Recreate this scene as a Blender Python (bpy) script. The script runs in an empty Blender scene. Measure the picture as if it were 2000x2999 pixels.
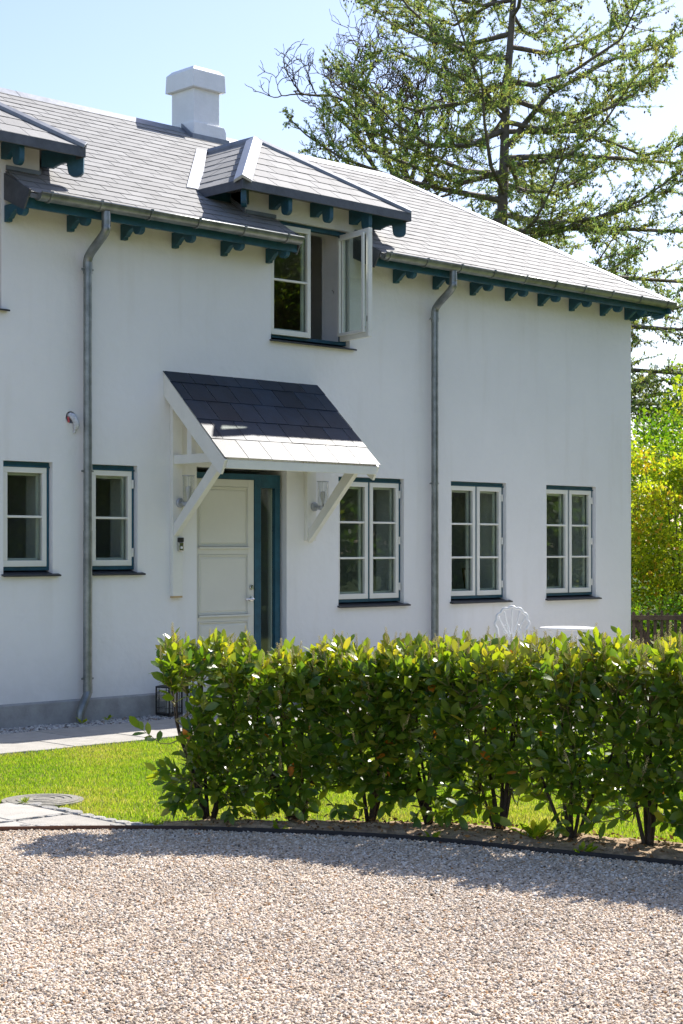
import bpy, math, random
import numpy as np
from mathutils import Vector, Matrix

sc = bpy.context.scene
R = math.radians
# ------------------------------------------------------------------ camera
CY = -13.19; CH = 1.65
TH = math.atan2(5050, 4872)
cam_d = bpy.data.cameras.new('camera')
cam = bpy.data.objects.new('camera', cam_d); sc.collection.objects.link(cam)
cam.location = (0, CY, CH)
cam.rotation_euler = (math.pi/2, 0, -(math.pi/2 - TH))
cam_d.sensor_width = 36; cam_d.lens = 4872/2999*36
cam_d.shift_y = 103.5/2999
cam_d.clip_start = .1; cam_d.clip_end = 2000
sc.camera = cam
# ------------------------------------------------------------------ light
SUN = Vector((1.0, .095, 1.0)).normalized()
el = math.asin(SUN.z); az = math.atan2(SUN.x, SUN.y)
world = bpy.data.worlds.new('World'); sc.world = world; world.use_nodes = True
nt = world.node_tree
bg = nt.nodes['Background']
sky = nt.nodes.new('ShaderNodeTexSky'); sky.sky_type = 'NISHITA'; sky.sun_disc = False
sky.sun_elevation = el; sky.sun_rotation = az
sky.air_density = 1.0; sky.dust_density = .95; sky.ozone_density = 2.2
tint = nt.nodes.new('ShaderNodeMix'); tint.data_type = 'RGBA'; tint.blend_type = 'MULTIPLY'; tint.inputs[0].default_value = 1; tint.inputs[7].default_value = (1.075, .985, 1.02, 1)
nt.links.new(sky.outputs[0], tint.inputs[6]); nt.links.new(tint.outputs[2], bg.inputs[0]); bg.inputs[1].default_value = .115
sl = bpy.data.lights.new('sun', 'SUN'); sl.energy = 4.8; sl.angle = R(.5); sl.color = (1, .95, .875)
so = bpy.data.objects.new('sun', sl); sc.collection.objects.link(so)
so.rotation_euler = SUN.to_track_quat('Z', 'Y').to_euler(); so.location = (20, 0, 20)
sc.view_settings.view_transform = 'Standard'; sc.view_settings.look = 'None'
sc.view_settings.exposure = .94; sc.view_settings.gamma = 1
sc.render.engine = 'CYCLES'
sc.cycles.use_denoising = True
sc.cycles.max_bounces = 8; sc.cycles.transparent_max_bounces = 16
sc.cycles.sample_clamp_indirect = 6
sc.cycles.caustics_reflective = False; sc.cycles.caustics_refractive = False
COL = sc.collection
rnd = random.Random(7)
rs = np.random.RandomState(11)

def pix(X, Y, Z):
    y = Y - CY; c, s = math.cos(TH), math.sin(TH)
    w = X*c + y*s; r = X*s - y*c
    return 1000 + 4872*r/w, 1603 - 4872*(Z - CH)/w, w

# ------------------------------------------------------------------ materials
def mat(name, col, rough=.6, metal=0, spec=.5, var=0, vscale=8, bump=0, bscale=60, detail=4, col2=None, coat=0, trans=0, tcol=None, objvar=0, island=0, coords='Object'):
    m = bpy.data.materials.new(name); m.use_nodes = True
    n = m.node_tree.nodes; l = m.node_tree.links
    b = n['Principled BSDF']
    b.inputs['Roughness'].default_value = rough; b.inputs['Metallic'].default_value = metal
    b.inputs['Specular IOR Level'].default_value = spec
    b.inputs['Coat Weight'].default_value = coat
    tc = n.new('ShaderNodeTexCoord')
    src = None
    if var or col2:
        nz = n.new('ShaderNodeTexNoise'); nz.inputs['Scale'].default_value = vscale; nz.inputs['Detail'].default_value = detail
        nz.inputs['Roughness'].default_value = .65
        l.new(tc.outputs[coords], nz.inputs['Vector'])
        cr = n.new('ShaderNodeValToRGB')
        c2 = col2 if col2 else tuple(max(0, c*(1-var)) for c in col)
        c1 = col if col2 else tuple(min(1, c*(1+var*.5)) for c in col)
        cr.color_ramp.elements[0].position = .32; cr.color_ramp.elements[1].position = .68
        cr.color_ramp.elements[0].color = (*c2, 1); cr.color_ramp.elements[1].color = (*c1, 1)
        l.new(nz.outputs['Fac'], cr.inputs[0]); src = cr.outputs[0]
    if objvar or island:
        oi = n.new('ShaderNodeNewGeometry' if island else 'ShaderNodeObjectInfo'); mr = n.new('ShaderNodeMapRange')
        mr.inputs['To Min'].default_value = 1-objvar-island; mr.inputs['To Max'].default_value = 1+objvar+island
        l.new(oi.outputs['Random Per Island' if island else 'Random'], mr.inputs[0])
        vm = n.new('ShaderNodeVectorMath'); vm.operation = 'SCALE'
        if src: l.new(src, vm.inputs[0])
        else: vm.inputs[0].default_value = col
        l.new(mr.outputs[0], vm.inputs['Scale']); src = vm.outputs[0]
    if src: l.new(src, b.inputs['Base Color'])
    else: b.inputs['Base Color'].default_value = (*col, 1)
    if bump:
        nb = n.new('ShaderNodeTexNoise'); nb.inputs['Scale'].default_value = bscale; nb.inputs['Detail'].default_value = 6
        l.new(tc.outputs[coords], nb.inputs['Vector'])
        bp = n.new('ShaderNodeBump'); bp.inputs['Strength'].default_value = bump; bp.inputs['Distance'].default_value = .01
        l.new(nb.outputs['Fac'], bp.inputs['Height']); l.new(bp.outputs[0], b.inputs['Normal'])
    if trans:
        tr = n.new('ShaderNodeBsdfTranslucent'); mx = n.new('ShaderNodeMixShader')
        tr.inputs[0].default_value = (*(tcol or col), 1)
        mx.inputs[0].default_value = trans
        l.new(b.outputs[0], mx.inputs[1]); l.new(tr.outputs[0], mx.inputs[2])
        l.new(mx.outputs[0], n['Material Output'].inputs[0])
    return m

def add_streaks(m, amount=.12):
    """vertical weather streaks and soft stains on render: wear with a shape of its own"""
    n = m.node_tree.nodes; l = m.node_tree.links; b = n['Principled BSDF']
    old = b.inputs['Base Color'].links[0].from_socket
    tc = n.new('ShaderNodeTexCoord'); mp = n.new('ShaderNodeMapping'); mp.inputs['Scale'].default_value = (3.2, 3.2, .35)
    nz = n.new('ShaderNodeTexNoise'); nz.inputs['Scale'].default_value = 1.6; nz.inputs['Detail'].default_value = 8
    l.new(tc.outputs['Object'], mp.inputs[0]); l.new(mp.outputs[0], nz.inputs['Vector'])
    cr = n.new('ShaderNodeValToRGB'); cr.color_ramp.elements[0].position = .55; cr.color_ramp.elements[1].position = .8
    cr.color_ramp.elements[0].color = (1, 1, 1, 1); cr.color_ramp.elements[1].color = (1-amount, 1-amount*1.15, 1-amount*1.5, 1)
    l.new(nz.outputs['Fac'], cr.inputs[0])
    mx = n.new('ShaderNodeMix'); mx.data_type = 'RGBA'; mx.blend_type = 'MULTIPLY'; mx.inputs[0].default_value = 1
    l.new(old, mx.inputs[6]); l.new(cr.outputs[0], mx.inputs[7]); l.new(mx.outputs[2], b.inputs['Base Color'])

M = {}
M['render'] = mat('white_render', (.84, .835, .84), .85, spec=.2, var=.035, vscale=.9, bump=.9, bscale=12, detail=6); add_streaks(M['render'], .06)
def splash(m, z0, z1, col, amt):
    """grime splashed up from the ground, broken by noise"""
    n = m.node_tree.nodes; l = m.node_tree.links; b = n['Principled BSDF']; old = b.inputs['Base Color'].links[0].from_socket
    tc = n.new('ShaderNodeTexCoord'); sx = n.new('ShaderNodeSeparateXYZ'); l.new(tc.outputs['Object'], sx.inputs[0])
    nz = n.new('ShaderNodeTexNoise'); nz.inputs['Scale'].default_value = 5; nz.inputs['Detail'].default_value = 8; l.new(tc.outputs['Object'], nz.inputs['Vector'])
    mr = n.new('ShaderNodeMapRange'); mr.inputs['From Min'].default_value = z1; mr.inputs['From Max'].default_value = z0; mr.inputs['To Max'].default_value = amt*2; l.new(sx.outputs[2], mr.inputs[0])
    mu = n.new('ShaderNodeMath'); mu.operation = 'MULTIPLY'; l.new(mr.outputs[0], mu.inputs[0]); l.new(nz.outputs['Fac'], mu.inputs[1])
    mx = n.new('ShaderNodeMix'); mx.data_type = 'RGBA'; l.new(mu.outputs[0], mx.inputs[0]); l.new(old, mx.inputs[6]); mx.inputs[7].default_value = (*col, 1); l.new(mx.outputs[2], b.inputs['Base Color'])
splash(M['render'], .15, .85, (.42, .40, .35), .22)
M['plinth'] = mat('plinth_concrete', (.36, .36, .35), .85, spec=.2, var=.22, vscale=5, bump=.5, bscale=50)
M['chim'] = mat('chimney_render', (.92, .92, .92), .85, spec=.2, var=.06, vscale=4, bump=.4, bscale=30)
M['teal'] = mat('teal_paint', (.017, .088, .135), .5, spec=.45, var=.3, vscale=9, bump=.12, bscale=90)
M['white'] = mat('white_paint', (.80, .79, .74), .45, spec=.4, var=.05, vscale=6, bump=.1, bscale=70)
M['door'] = mat('door_paint', (.70, .69, .63), .5, spec=.35, var=.03, vscale=3, bump=.05, bscale=120)
M['slate'] = mat('roof_slate', (.105, .106, .106), .80, spec=.9, var=.25, vscale=6, bump=.2, bscale=45, objvar=.32, coords='Object')
M['slate2'] = mat('slate_joined', (.105, .106, .106), .80, spec=.9, var=.3, vscale=6, bump=.2, bscale=45, island=.32)
M['canopyslate'] = mat('canopy_slate', (.012, .026, .047), .53, spec=.32, var=.3, vscale=7, bump=.12, bscale=40, objvar=.35)  # darker, bluer base colour for the canopy slates
for k_ in ('slate', 'slate2'): M[k_].node_tree.nodes['Principled BSDF'].inputs['IOR'].default_value = 1.8; M[k_].node_tree.nodes['Principled BSDF'].inputs['Sheen Weight'].default_value = .13; M[k_].node_tree.nodes['Principled BSDF'].inputs['Sheen Roughness'].default_value = .55
M['sillslate'] = mat('sill_slate', (.035, .037, .042), .5, var=.25, vscale=10, bump=.2)
M['zinc'] = mat('zinc_flashing', (.23, .25, .285), .5, metal=.35, var=.25, vscale=6, bump=.15, bscale=20)
M['lead_litcap'] = mat('pale_flashing_sunlit_cap', (.44, .46, .50), .42, metal=.45, var=.1, vscale=5, bump=.2, bscale=12)  # pale metal; on the dormers' left hips it paints the zinc as sunlit
M['fascia'] = mat('grey_fascia_cladding', (.085, .095, .115), .55, metal=.1, var=.3, vscale=7, bump=.25, bscale=30)
M['galv'] = mat('galvanised_steel', (.25, .27, .27), .38, metal=.65, var=.35, vscale=7, bump=.1, bscale=14)
M['chrome'] = mat('brushed_metal', (.6, .6, .58), .25, metal=1)
M['black'] = mat('black_metal', (.012, .012, .013), .45)
M['dark'] = mat('dark_cavity', (.01, .009, .008), .9)
M['inner'] = mat('interior_plaster', (.80, .80, .78), .9, var=.05, vscale=2)
M['floor'] = mat('interior_floorboards', (.16, .09, .05), .5, var=.3, vscale=6)
M['brown'] = mat('dark_wood', (.09, .045, .025), .5, var=.4, vscale=9)
M['slab'] = mat('paving_slab', (.40, .38, .345), .85, spec=.2, var=.14, vscale=7, bump=.35, bscale=90, objvar=.07)
M['sett'] = mat('granite_sett', (.34, .33, .31), .85, var=.35, vscale=60, bump=.8, bscale=60, objvar=.15)
M['bed'] = mat('paving_sand', (.30, .27, .22), .95, var=.4, vscale=30, bump=.6, bscale=120)
M['concrete'] = mat('cover_concrete', (.25, .235, .20), .9, var=.3, vscale=25, bump=.6, bscale=90)
M['steel'] = mat('rusted_steel_edge', (.016, .015, .018), .6, metal=.1, var=.4, vscale=12, detail=6, bump=.3)
def rust_towards(m, x0, x1, rust):
    n = m.node_tree.nodes; l = m.node_tree.links; b = n['Principled BSDF']; old = b.inputs['Base Color'].links[0].from_socket
    tc = n.new('ShaderNodeTexCoord'); sx = n.new('ShaderNodeSeparateXYZ'); l.new(tc.outputs['Object'], sx.inputs[0])
    nz = n.new('ShaderNodeTexNoise'); nz.inputs['Scale'].default_value = 3; l.new(tc.outputs['Object'], nz.inputs['Vector'])
    ad = n.new('ShaderNodeMath'); ad.operation = 'MULTIPLY_ADD'; l.new(nz.outputs['Fac'], ad.inputs[0]); ad.inputs[1].default_value = .8; l.new(sx.outputs[0], ad.inputs[2])
    mr = n.new('ShaderNodeMapRange'); mr.inputs['From Min'].default_value = x1+.4; mr.inputs['From Max'].default_value = x0+.4; l.new(ad.outputs[0], mr.inputs[0])
    mx = n.new('ShaderNodeMix'); mx.data_type = 'RGBA'; l.new(mr.outputs[0], mx.inputs[0]); l.new(old, mx.inputs[6]); mx.inputs[7].default_value = (*rust, 1); l.new(mx.outputs[2], b.inputs['Base Color'])
rust_towards(M['steel'], 5.4, 6.3, (.12, .045, .02))
M['soil'] = mat('dry_soil', (.40, .29, .19), .95, spec=.1, var=.45, vscale=16, bump=.9, bscale=70)
M['lawn'] = mat('lawn_earth', (.10, .15, .025), .95, spec=.1, col2=(.17, .17, .05), vscale=9)
M['far'] = mat('rough_grass_ground', (.07, .10, .025), .95, spec=.1, var=.5, vscale=3)
M['gravbed'] = mat('gravel_ground', (.36, .28, .22), .9, spec=.15, var=.65, vscale=90, bump=1, bscale=95, detail=3)
M['bark'] = mat('laurel_bark', (.055, .042, .030), .85, var=.5, vscale=40, bump=.8, bscale=60)
M['twig'] = mat('laurel_twig', (.16, .15, .055), .6, var=.3, vscale=30)
M['larchbark'] = mat('larch_bark', (.17, .14, .12), .9, var=.4, vscale=6, bump=.9, bscale=12)
M['barebark'] = mat('lichened_bark', (.12, .09, .05), .9, col2=(.05, .04, .03), vscale=1.5, bump=.6, bscale=12)
M['cone'] = mat('larch_cone', (.09, .05, .028), .85)
M['fence'] = mat('weathered_fence_wood', (.075, .052, .038), .85, var=.4, vscale=12, bump=.6, bscale=40)
M['castiron'] = mat('white_cast_iron', (.80, .81, .82), .35, spec=.5)
M['terra'] = mat('terracotta', (.40, .20, .10), .8, var=.2, vscale=15)
M['curtain'] = mat('curtain_cloth', (.70, .70, .68), .9, trans=.3)
M['cream'] = mat('cream_paper', (.55, .5, .42), .9)
M['flower'] = mat('laurel_flower', (.55, .50, .24), .7, trans=.35, tcol=(.6, .5, .2))
M['deadleaf'] = mat('dead_leaf', (.28, .09, .02), .7, var=.4, vscale=30, trans=.3, tcol=(.5, .15, .02))
M['weed'] = mat('weed_leaf', (.06, .12, .02), .6, trans=.4, tcol=(.2, .35, .03))
M['wire'] = mat('plastic_wrapped_wire', (.62, .64, .70), .4, var=.3, vscale=60)
M['red'] = mat('red_plastic', (.5, .06, .07), .5)
M['beige'] = mat('bare_timber_end', (.55, .38, .2), .8)

def leafmat(name, stops, tstops, rough=.32, trans=.32, spec=.5, attr='tone', vein=False):
    m = bpy.data.materials.new(name); m.use_nodes = True
    n = m.node_tree.nodes; l = m.node_tree.links; b = n['Principled BSDF']
    b.inputs['Roughness'].default_value = rough; b.inputs['Specular IOR Level'].default_value = spec
    at = n.new('ShaderNodeAttribute'); at.attribute_name = attr
    def ramp(st):
        cr = n.new('ShaderNodeValToRGB'); e = cr.color_ramp.elements
        while len(e) < len(st): e.new(.5)
        for i, (p, c) in enumerate(st):
            e[i].position = p; e[i].color = (*c, 1)
        l.new(at.outputs['Fac'], cr.inputs[0]); return cr.outputs[0]
    tr = n.new('ShaderNodeBsdfTranslucent'); mx = n.new('ShaderNodeMixShader'); mx.inputs[0].default_value = trans
    a, t = ramp(stops), ramp(tstops)
    if vein:
        tc = n.new('ShaderNodeTexCoord'); nz = n.new('ShaderNodeTexNoise'); nz.inputs['Scale'].default_value = 14
        l.new(tc.outputs['Object'], nz.inputs['Vector'])
        mr = n.new('ShaderNodeMapRange'); mr.inputs['To Min'].default_value = .7; mr.inputs['To Max'].default_value = 1.3
        l.new(nz.outputs['Fac'], mr.inputs[0])
        v = n.new('ShaderNodeVectorMath'); v.operation = 'SCALE'; l.new(a, v.inputs[0]); l.new(mr.outputs[0], v.inputs['Scale']); a = v.outputs[0]
    l.new(a, b.inputs['Base Color']); l.new(t, tr.inputs[0])
    l.new(b.outputs[0], mx.inputs[1]); l.new(tr.outputs[0], mx.inputs[2]); l.new(mx.outputs[0], n['Material Output'].inputs[0])
    return m
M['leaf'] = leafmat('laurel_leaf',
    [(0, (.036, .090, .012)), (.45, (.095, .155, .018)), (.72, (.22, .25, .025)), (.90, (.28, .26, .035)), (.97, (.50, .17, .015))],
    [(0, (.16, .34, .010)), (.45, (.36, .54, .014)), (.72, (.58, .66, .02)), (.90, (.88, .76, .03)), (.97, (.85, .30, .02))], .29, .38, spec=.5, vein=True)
M['grass'] = leafmat('grass_blade',
    [(0, (.09, .18, .018)), (.5, (.165, .265, .024)), (.85, (.27, .28, .05)), (1, (.48, .42, .16))],
    [(0, (.24, .46, .014)), (.5, (.42, .60, .020)), (.85, (.56, .58, .06)), (1, (.7, .6, .16))], .5, .5)
M['needle'] = leafmat('larch_needles',
    [(0, (.10, .21, .09)), (.5, (.23, .30, .09)), (1, (.40, .37, .11))],
    [(0, (.22, .42, .11)), (.5, (.48, .58, .11)), (1, (.72, .64, .12))], .6, .45, spec=.2)
M['shrub'] = leafmat('shrub_leaf',
    [(0, (.05, .12, .010)), (.5, (.15, .24, .014)), (.9, (.32, .36, .018)), (1, (.45, .27, .02))],
    [(0, (.14, .34, .010)), (.5, (.46, .64, .018)), (.9, (.80, .82, .025)), (1, (.7, .45, .02))], .5, .45, spec=.3)
M['garden'] = leafmat('garden_tree_leaf',
    [(0, (.03, .08, .012)), (.6, (.07, .14, .016)), (1, (.16, .20, .02))],
    [(0, (.10, .24, .012)), (.6, (.30, .50, .02)), (1, (.8, .8, .03))], .5, .45, spec=.3)

def glassmat(name, ior=1.75, tint=(.88, .92, .90)):
    m = bpy.data.materials.new(name); m.use_nodes = True
    n = m.node_tree.nodes; l = m.node_tree.links; n.remove(n['Principled BSDF'])
    t = n.new('ShaderNodeBsdfTransparent'); t.inputs[0].default_value = (*tint, 1)
    g = n.new('ShaderNodeBsdfGlossy'); g.inputs['Roughness'].default_value = .012
    f = n.new('ShaderNodeFresnel'); ge = n.new('ShaderNodeNewGeometry')
    mr = n.new('ShaderNodeMapRange'); mr.inputs['To Min'].default_value = ior; mr.inputs['To Max'].default_value = 1/ior
    l.new(ge.outputs['Backfacing'], mr.inputs[0]); l.new(mr.outputs[0], f.inputs['IOR'])      # same strength on both faces of the thin pane
    mx = n.new('ShaderNodeMixShader'); l.new(f.outputs[0], mx.inputs[0]); l.new(t.outputs[0], mx.inputs[1]); l.new(g.outputs[0], mx.inputs[2])
    l.new(mx.outputs[0], n['Material Output'].inputs[0]); return m
M['glass'] = glassmat('window_glass', 1.68, (.87, .91, .88))
M['lampglass'] = glassmat('lamp_glass', 1.4, (.93, .94, .94))

# ------------------------------------------------------------------ helpers
class MB:
    def __init__(s): s.v = []; s.f = []
    def add(s, vs, fs):
        o = len(s.v); s.v += [tuple(p) for p in vs]; s.f += [tuple(i+o for i in f) for f in fs]; return s
    def box(s, x0, x1, y0, y1, z0, z1):
        return s.add([(x0,y0,z0),(x1,y0,z0),(x1,y1,z0),(x0,y1,z0),(x0,y0,z1),(x1,y0,z1),(x1,y1,z1),(x0,y1,z1)],
            [(0,3,2,1),(4,5,6,7),(0,1,5,4),(1,2,6,5),(2,3,7,6),(3,0,4,7)])
    def prism(s, poly, d):
        n = len(poly); d = Vector(d)
        a = [Vector(p) for p in poly]; b = [p + d for p in a]
        return s.add(a + b, [tuple(range(n))[::-1], tuple(range(n, 2*n))] + [(i, (i+1) % n, n+(i+1) % n, n+i) for i in range(n)])
    def tube(s, path, rad, n=8, cap=True):
        P = [Vector(p) for p in path]; rr = rad if hasattr(rad, '__len__') else [rad]*len(P)
        vs = []; up = None
        for i, p in enumerate(P):
            t = (P[min(i+1, len(P)-1)] - P[max(i-1, 0)])
            t = t.normalized() if t.length > 1e-9 else Vector((0, 0, 1))
            if up is None: up = t.orthogonal().normalized()
            else:
                up = up - t*up.dot(t)
                up = up.normalized() if up.length > 1e-6 else t.orthogonal().normalized()
            w = t.cross(up)
            for k in range(n):
                a = 2*math.pi*k/n; vs.append(p + (up*math.cos(a) + w*math.sin(a))*rr[i])
        fs = [(i*n+k, i*n+(k+1) % n, (i+1)*n+(k+1) % n, (i+1)*n+k) for i in range(len(P)-1) for k in range(n)]
        if cap: fs += [tuple(range(n))[::-1], tuple((len(P)-1)*n+k for k in range(n))]
        return s.add(vs, fs)
    def lathe(s, c, prof, n=20, axis='z'):
        vs = []
        for r, h in prof:
            for k in range(n):
                a = 2*math.pi*k/n; u, v = r*math.cos(a), r*math.sin(a)
                vs.append({'z': (c[0]+u, c[1]+v, c[2]+h), 'y': (c[0]+u, c[1]+h, c[2]+v), 'x': (c[0]+h, c[1]+u, c[2]+v)}[axis])
        fs = [(i*n+k, i*n+(k+1) % n, (i+1)*n+(k+1) % n, (i+1)*n+k) for i in range(len(prof)-1) for k in range(n)]
        fs += [tuple(range(n))[::-1], tuple((len(prof)-1)*n+k for k in range(n))]
        return s.add(vs, fs)
    def xf(s, fn): s.v = [tuple(fn(Vector(p))) for p in s.v]; return s
    def build(s, name, m, parent=None, smooth=False, bevel=0):
        me = bpy.data.meshes.new(name); me.from_pydata(s.v, [], s.f); me.materials.append(m); me.update()
        if smooth: me.shade_smooth()
        return link(name, me, parent, bevel)

def link(name, me, parent=None, bevel=0):
    o = bpy.data.objects.new(name, me); COL.objects.link(o)
    if parent is not None:
        o.parent = parent
        w = parent
        if parent.type == 'EMPTY': o.matrix_parent_inverse = Matrix.Translation(-parent.location)
    if bevel:
        b = o.modifiers.new('bevel', 'BEVEL'); b.width = bevel; b.segments = 2; b.limit_method = 'ANGLE'; b.angle_limit = R(40)
    return o
def thing(name, label, cat, loc=(0, 0, 0), group=None):
    o = bpy.data.objects.new(name, None); COL.objects.link(o); o.location = loc; o.empty_display_size = .3
    return tag(o, label, cat, group)
def tag(o, label, cat, group=None):
    o['label'] = label; o['category'] = cat
    if group: o['group'] = group
    return o
def kind(o, k='structure'): o['kind'] = k; return o
def nmesh(name, V, F, m, parent=None, tone=None, smooth=False):
    """fast mesh from arrays: V (n,3), F (m,k)"""
    me = bpy.data.meshes.new(name or 'leaf'); k = F.shape[1]
    me.vertices.add(len(V)); me.vertices.foreach_set('co', V.astype(np.float32).ravel())
    me.loops.add(F.size); me.loops.foreach_set('vertex_index', F.astype(np.int32).ravel())
    me.polygons.add(len(F)); me.polygons.foreach_set('loop_start', np.arange(0, F.size, k, dtype=np.int32))
    if tone is not None:
        a = me.attributes.new('tone', 'FLOAT', 'POINT'); a.data.foreach_set('value', tone.astype(np.float32))
    me.materials.append(m); me.update(calc_edges=True)
    if smooth: me.shade_smooth()
    return link(name, me, parent) if name else me
def clip(poly, a, b, c):
    """keep part of a 2-D polygon with a*x+b*y+c >= 0"""
    out = []
    for i in range(len(poly)):
        p, q = poly[i], poly[(i+1) % len(poly)]
        dp, dq = a*p[0]+b*p[1]+c, a*q[0]+b*q[1]+c
        if dp >= 0: out.append(p)
        if (dp >= 0) != (dq >= 0):
            t = dp/(dp-dq); out.append((p[0]+t*(q[0]-p[0]), p[1]+t*(q[1]-p[1])))
    return out
def area(p): return abs(sum(p[i][0]*p[(i+1) % len(p)][1]-p[(i+1) % len(p)][0]*p[i][1] for i in range(len(p))))/2

# ------------------------------------------------------------------ ground
def sheet(name, poly, z, m, th=0): 
    return kind(MB().add([(x, y, z) for x, y in poly], [tuple(range(len(poly)))]).build(name, m))
g_ = MB().add([(-300,-300,-.09),(500,-300,-.09),(500,500,-.09),(-300,500,-.09)], [(0,1,2,3)]); kind(g_.build('ground', M['far']))

EDGE = [(2.2,-2.0),(3.5,-3.1),(4.5,-4.02),(5.05,-4.50),(5.345,-4.758),(5.8,-5.147),(6.212,-5.594),(6.668,-6.278),(6.928,-6.84),(7.096,-7.443),(7.318,-8.174),(7.50,-9.1),(7.6,-10.2),(7.6,-12)]
def smooth_path(P, k=5):
    out = []
    for i in range(len(P)-1):
        p0, p1, p2, p3 = [Vector((*P[max(0, min(len(P)-1, j))], 0)) for j in (i-1, i, i+1, i+2)]
        for q in range(k):
            t = q/k
            v = .5*((2*p1) + (p2-p0)*t + (2*p0-5*p1+4*p2-p3)*t*t + (3*p1-p0-3*p2+p3)*t**3); out.append((v.x, v.y))
    return out + [tuple(P[-1])]
ES = smooth_path(EDGE)
def edge_off(d):
    out = []
    for i, (x, y) in enumerate(ES):
        a = ES[max(0, i-1)]; b = ES[min(len(ES)-1, i+1)]
        tx, ty = b[0]-a[0], b[1]-a[1]; L = math.hypot(tx, ty)
        out.append((x - ty/L*d, y + tx/L*d))      # +d = house side
    return out
# gravel court: polygon between the steel edge and the camera side
court = [(-12, 2.0)] + [(-2, 2.0)] + edge_off(.003) + [(7.6, -30), (-12, -30)]
sheet('gravel_court', court, -.020, M['gravbed'])
me_lawn = edge_off(.35)
lawn_poly = edge_off(.02)[15:] + [(30, -12), (30, -1.0), (5.2, -1.0), (5.2, -4.5)]
sheet('lawn', lawn_poly, -.022, M['lawn'])
# soil bed under the hedge (uneven strip with its own relief)
def soil_strip():
    V = []; F = []
    inn = [(x, y) for x, y in ES][28:]
    nlat = 16; W = .62
    for i, (x, y) in enumerate(inn):
        j = i+28; a = ES[j-1]; b = ES[min(len(ES)-1, j+1)]; tx, ty = b[0]-a[0], b[1]-a[1]; L = math.hypot(tx, ty)
        w = W*min(1, .25 + i/14)
        for k in range(nlat+1):
            t = k/nlat; px_, py_ = x - ty/L*(w*t+.012), y + tx/L*(w*t+.012)
            V.append((px_, py_, (.035*math.sin(math.pi*min(1, t*1.1))**.8 if t < .9 else 0) + rnd.uniform(-.008, .008) - .012))
    me = bpy.data.meshes.new('soil_bed'); n = nlat+1
    F = [(i*n+k, i*n+k+1, (i+1)*n+k+1, (i+1)*n+k) for i in range(len(inn)-1) for k in range(nlat)]
    me.from_pydata(V, [], F); me.materials.append(M['soil']); me.shade_smooth(); o = link('soil_bed', me)
    s = o.modifiers.new('sub', 'SUBSURF'); s.levels = s.render_levels = 2; s.subdivision_type = 'SIMPLE'
    tx_ = bpy.data.textures.new('soil_noise', 'CLOUDS'); tx_.noise_scale = .05; tx_.noise_depth = 3
    d = o.modifiers.new('disp', 'DISPLACE'); d.texture = tx_; d.strength = .035; d.mid_level = .5
    return kind(o)
soil_strip()
# steel edging strip
mb = MB(); A, B = edge_off(0), edge_off(-.008)
for i in range(len(A)-1):
    z0, z1 = -.09, .006+.006*min(1, i/40)
    mb.add([(*A[i], z0), (*A[i+1], z0), (*A[i+1], z1), (*A[i], z1), (*B[i], z0), (*B[i+1], z0), (*B[i+1], z1), (*B[i], z1)],
        [(0,1,2,3), (5,4,7,6), (3,2,6,7)])
tag(mb.build('garden_edging', M['steel']), 'thin curved dark steel edging strip, rusty at its left end, between gravel and hedge', 'edging')

# paving along the house, terrace, and path to the court
path = kind(MB().box(2, 18.3, -1.73, -.44, -.05, -.018).box(11.4, 18.3, -3.9, -1.73, -.05, -.018).build('path', M['bed']))
path2 = kind(MB().add([(4.0,-3.95,-.014),(6.0,-3.95,-.014),(6.0,-5.32,-.014),(4.0,-3.5,-.014)], [(0,3,2,1)]).build('garden_path', M['bed']))
def slab(x0, x1, y0, y1, parent, skew=0, polyclip=None):
    g = .004; j = lambda: rnd.uniform(-.002, .002)
    p = [(x0+g, y0+g), (x1-g, y0+g), (x1-g, y1-g), (x0+g, y1-g)]
    if polyclip:
        for abc in polyclip:
            p = clip(p, *abc)
            if len(p) < 3: return
        if area(p) < .004: return
    dz = rnd.uniform(-.003, .003)
    mb = MB().prism([(a+j(), b+j(), -.03) for a, b in p], (0, 0, .03+dz))
    o = mb.build('paving_slab', M['slab'], parent, bevel=.004)
    return o
xs = [7.585+.405*i for i in range(-9, 27)]
for i in range(len(xs)-1):
    slab(xs[i], xs[i+1], -1.725, -1.12, path); slab(xs[i], xs[i+1], -1.12, -.515, path)
for i in range(17):
    for k in range(5):
        slab(11.42+.405*i, 11.42+.405*(i+1), -1.73-.43*(k+1), -1.73-.43*k, path)
# garden path slabs, cut along the steel edge
def cutters():
    out = []
    for (a, b) in (((4.5,-4.02),(5.8,-5.147)), ((5.345,-4.758),(6.3,-5.72))):
        nx, ny = -(b[1]-a[1]), (b[0]-a[0]); L = math.hypot(nx, ny); nx /= L; ny /= L
        out.append((nx, ny, -(nx*a[0]+ny*a[1]) - .02))
    return out
CUT = cutters()
for x0, x1 in ((4.7, 5.12), (5.12, 5.545), (5.545, 5.95)):
    for y0, y1 in ((-5.20, -4.61), (-4.555, -3.96)):
        slab(x0, x1, y0, y1, path2, polyclip=CUT)
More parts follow.
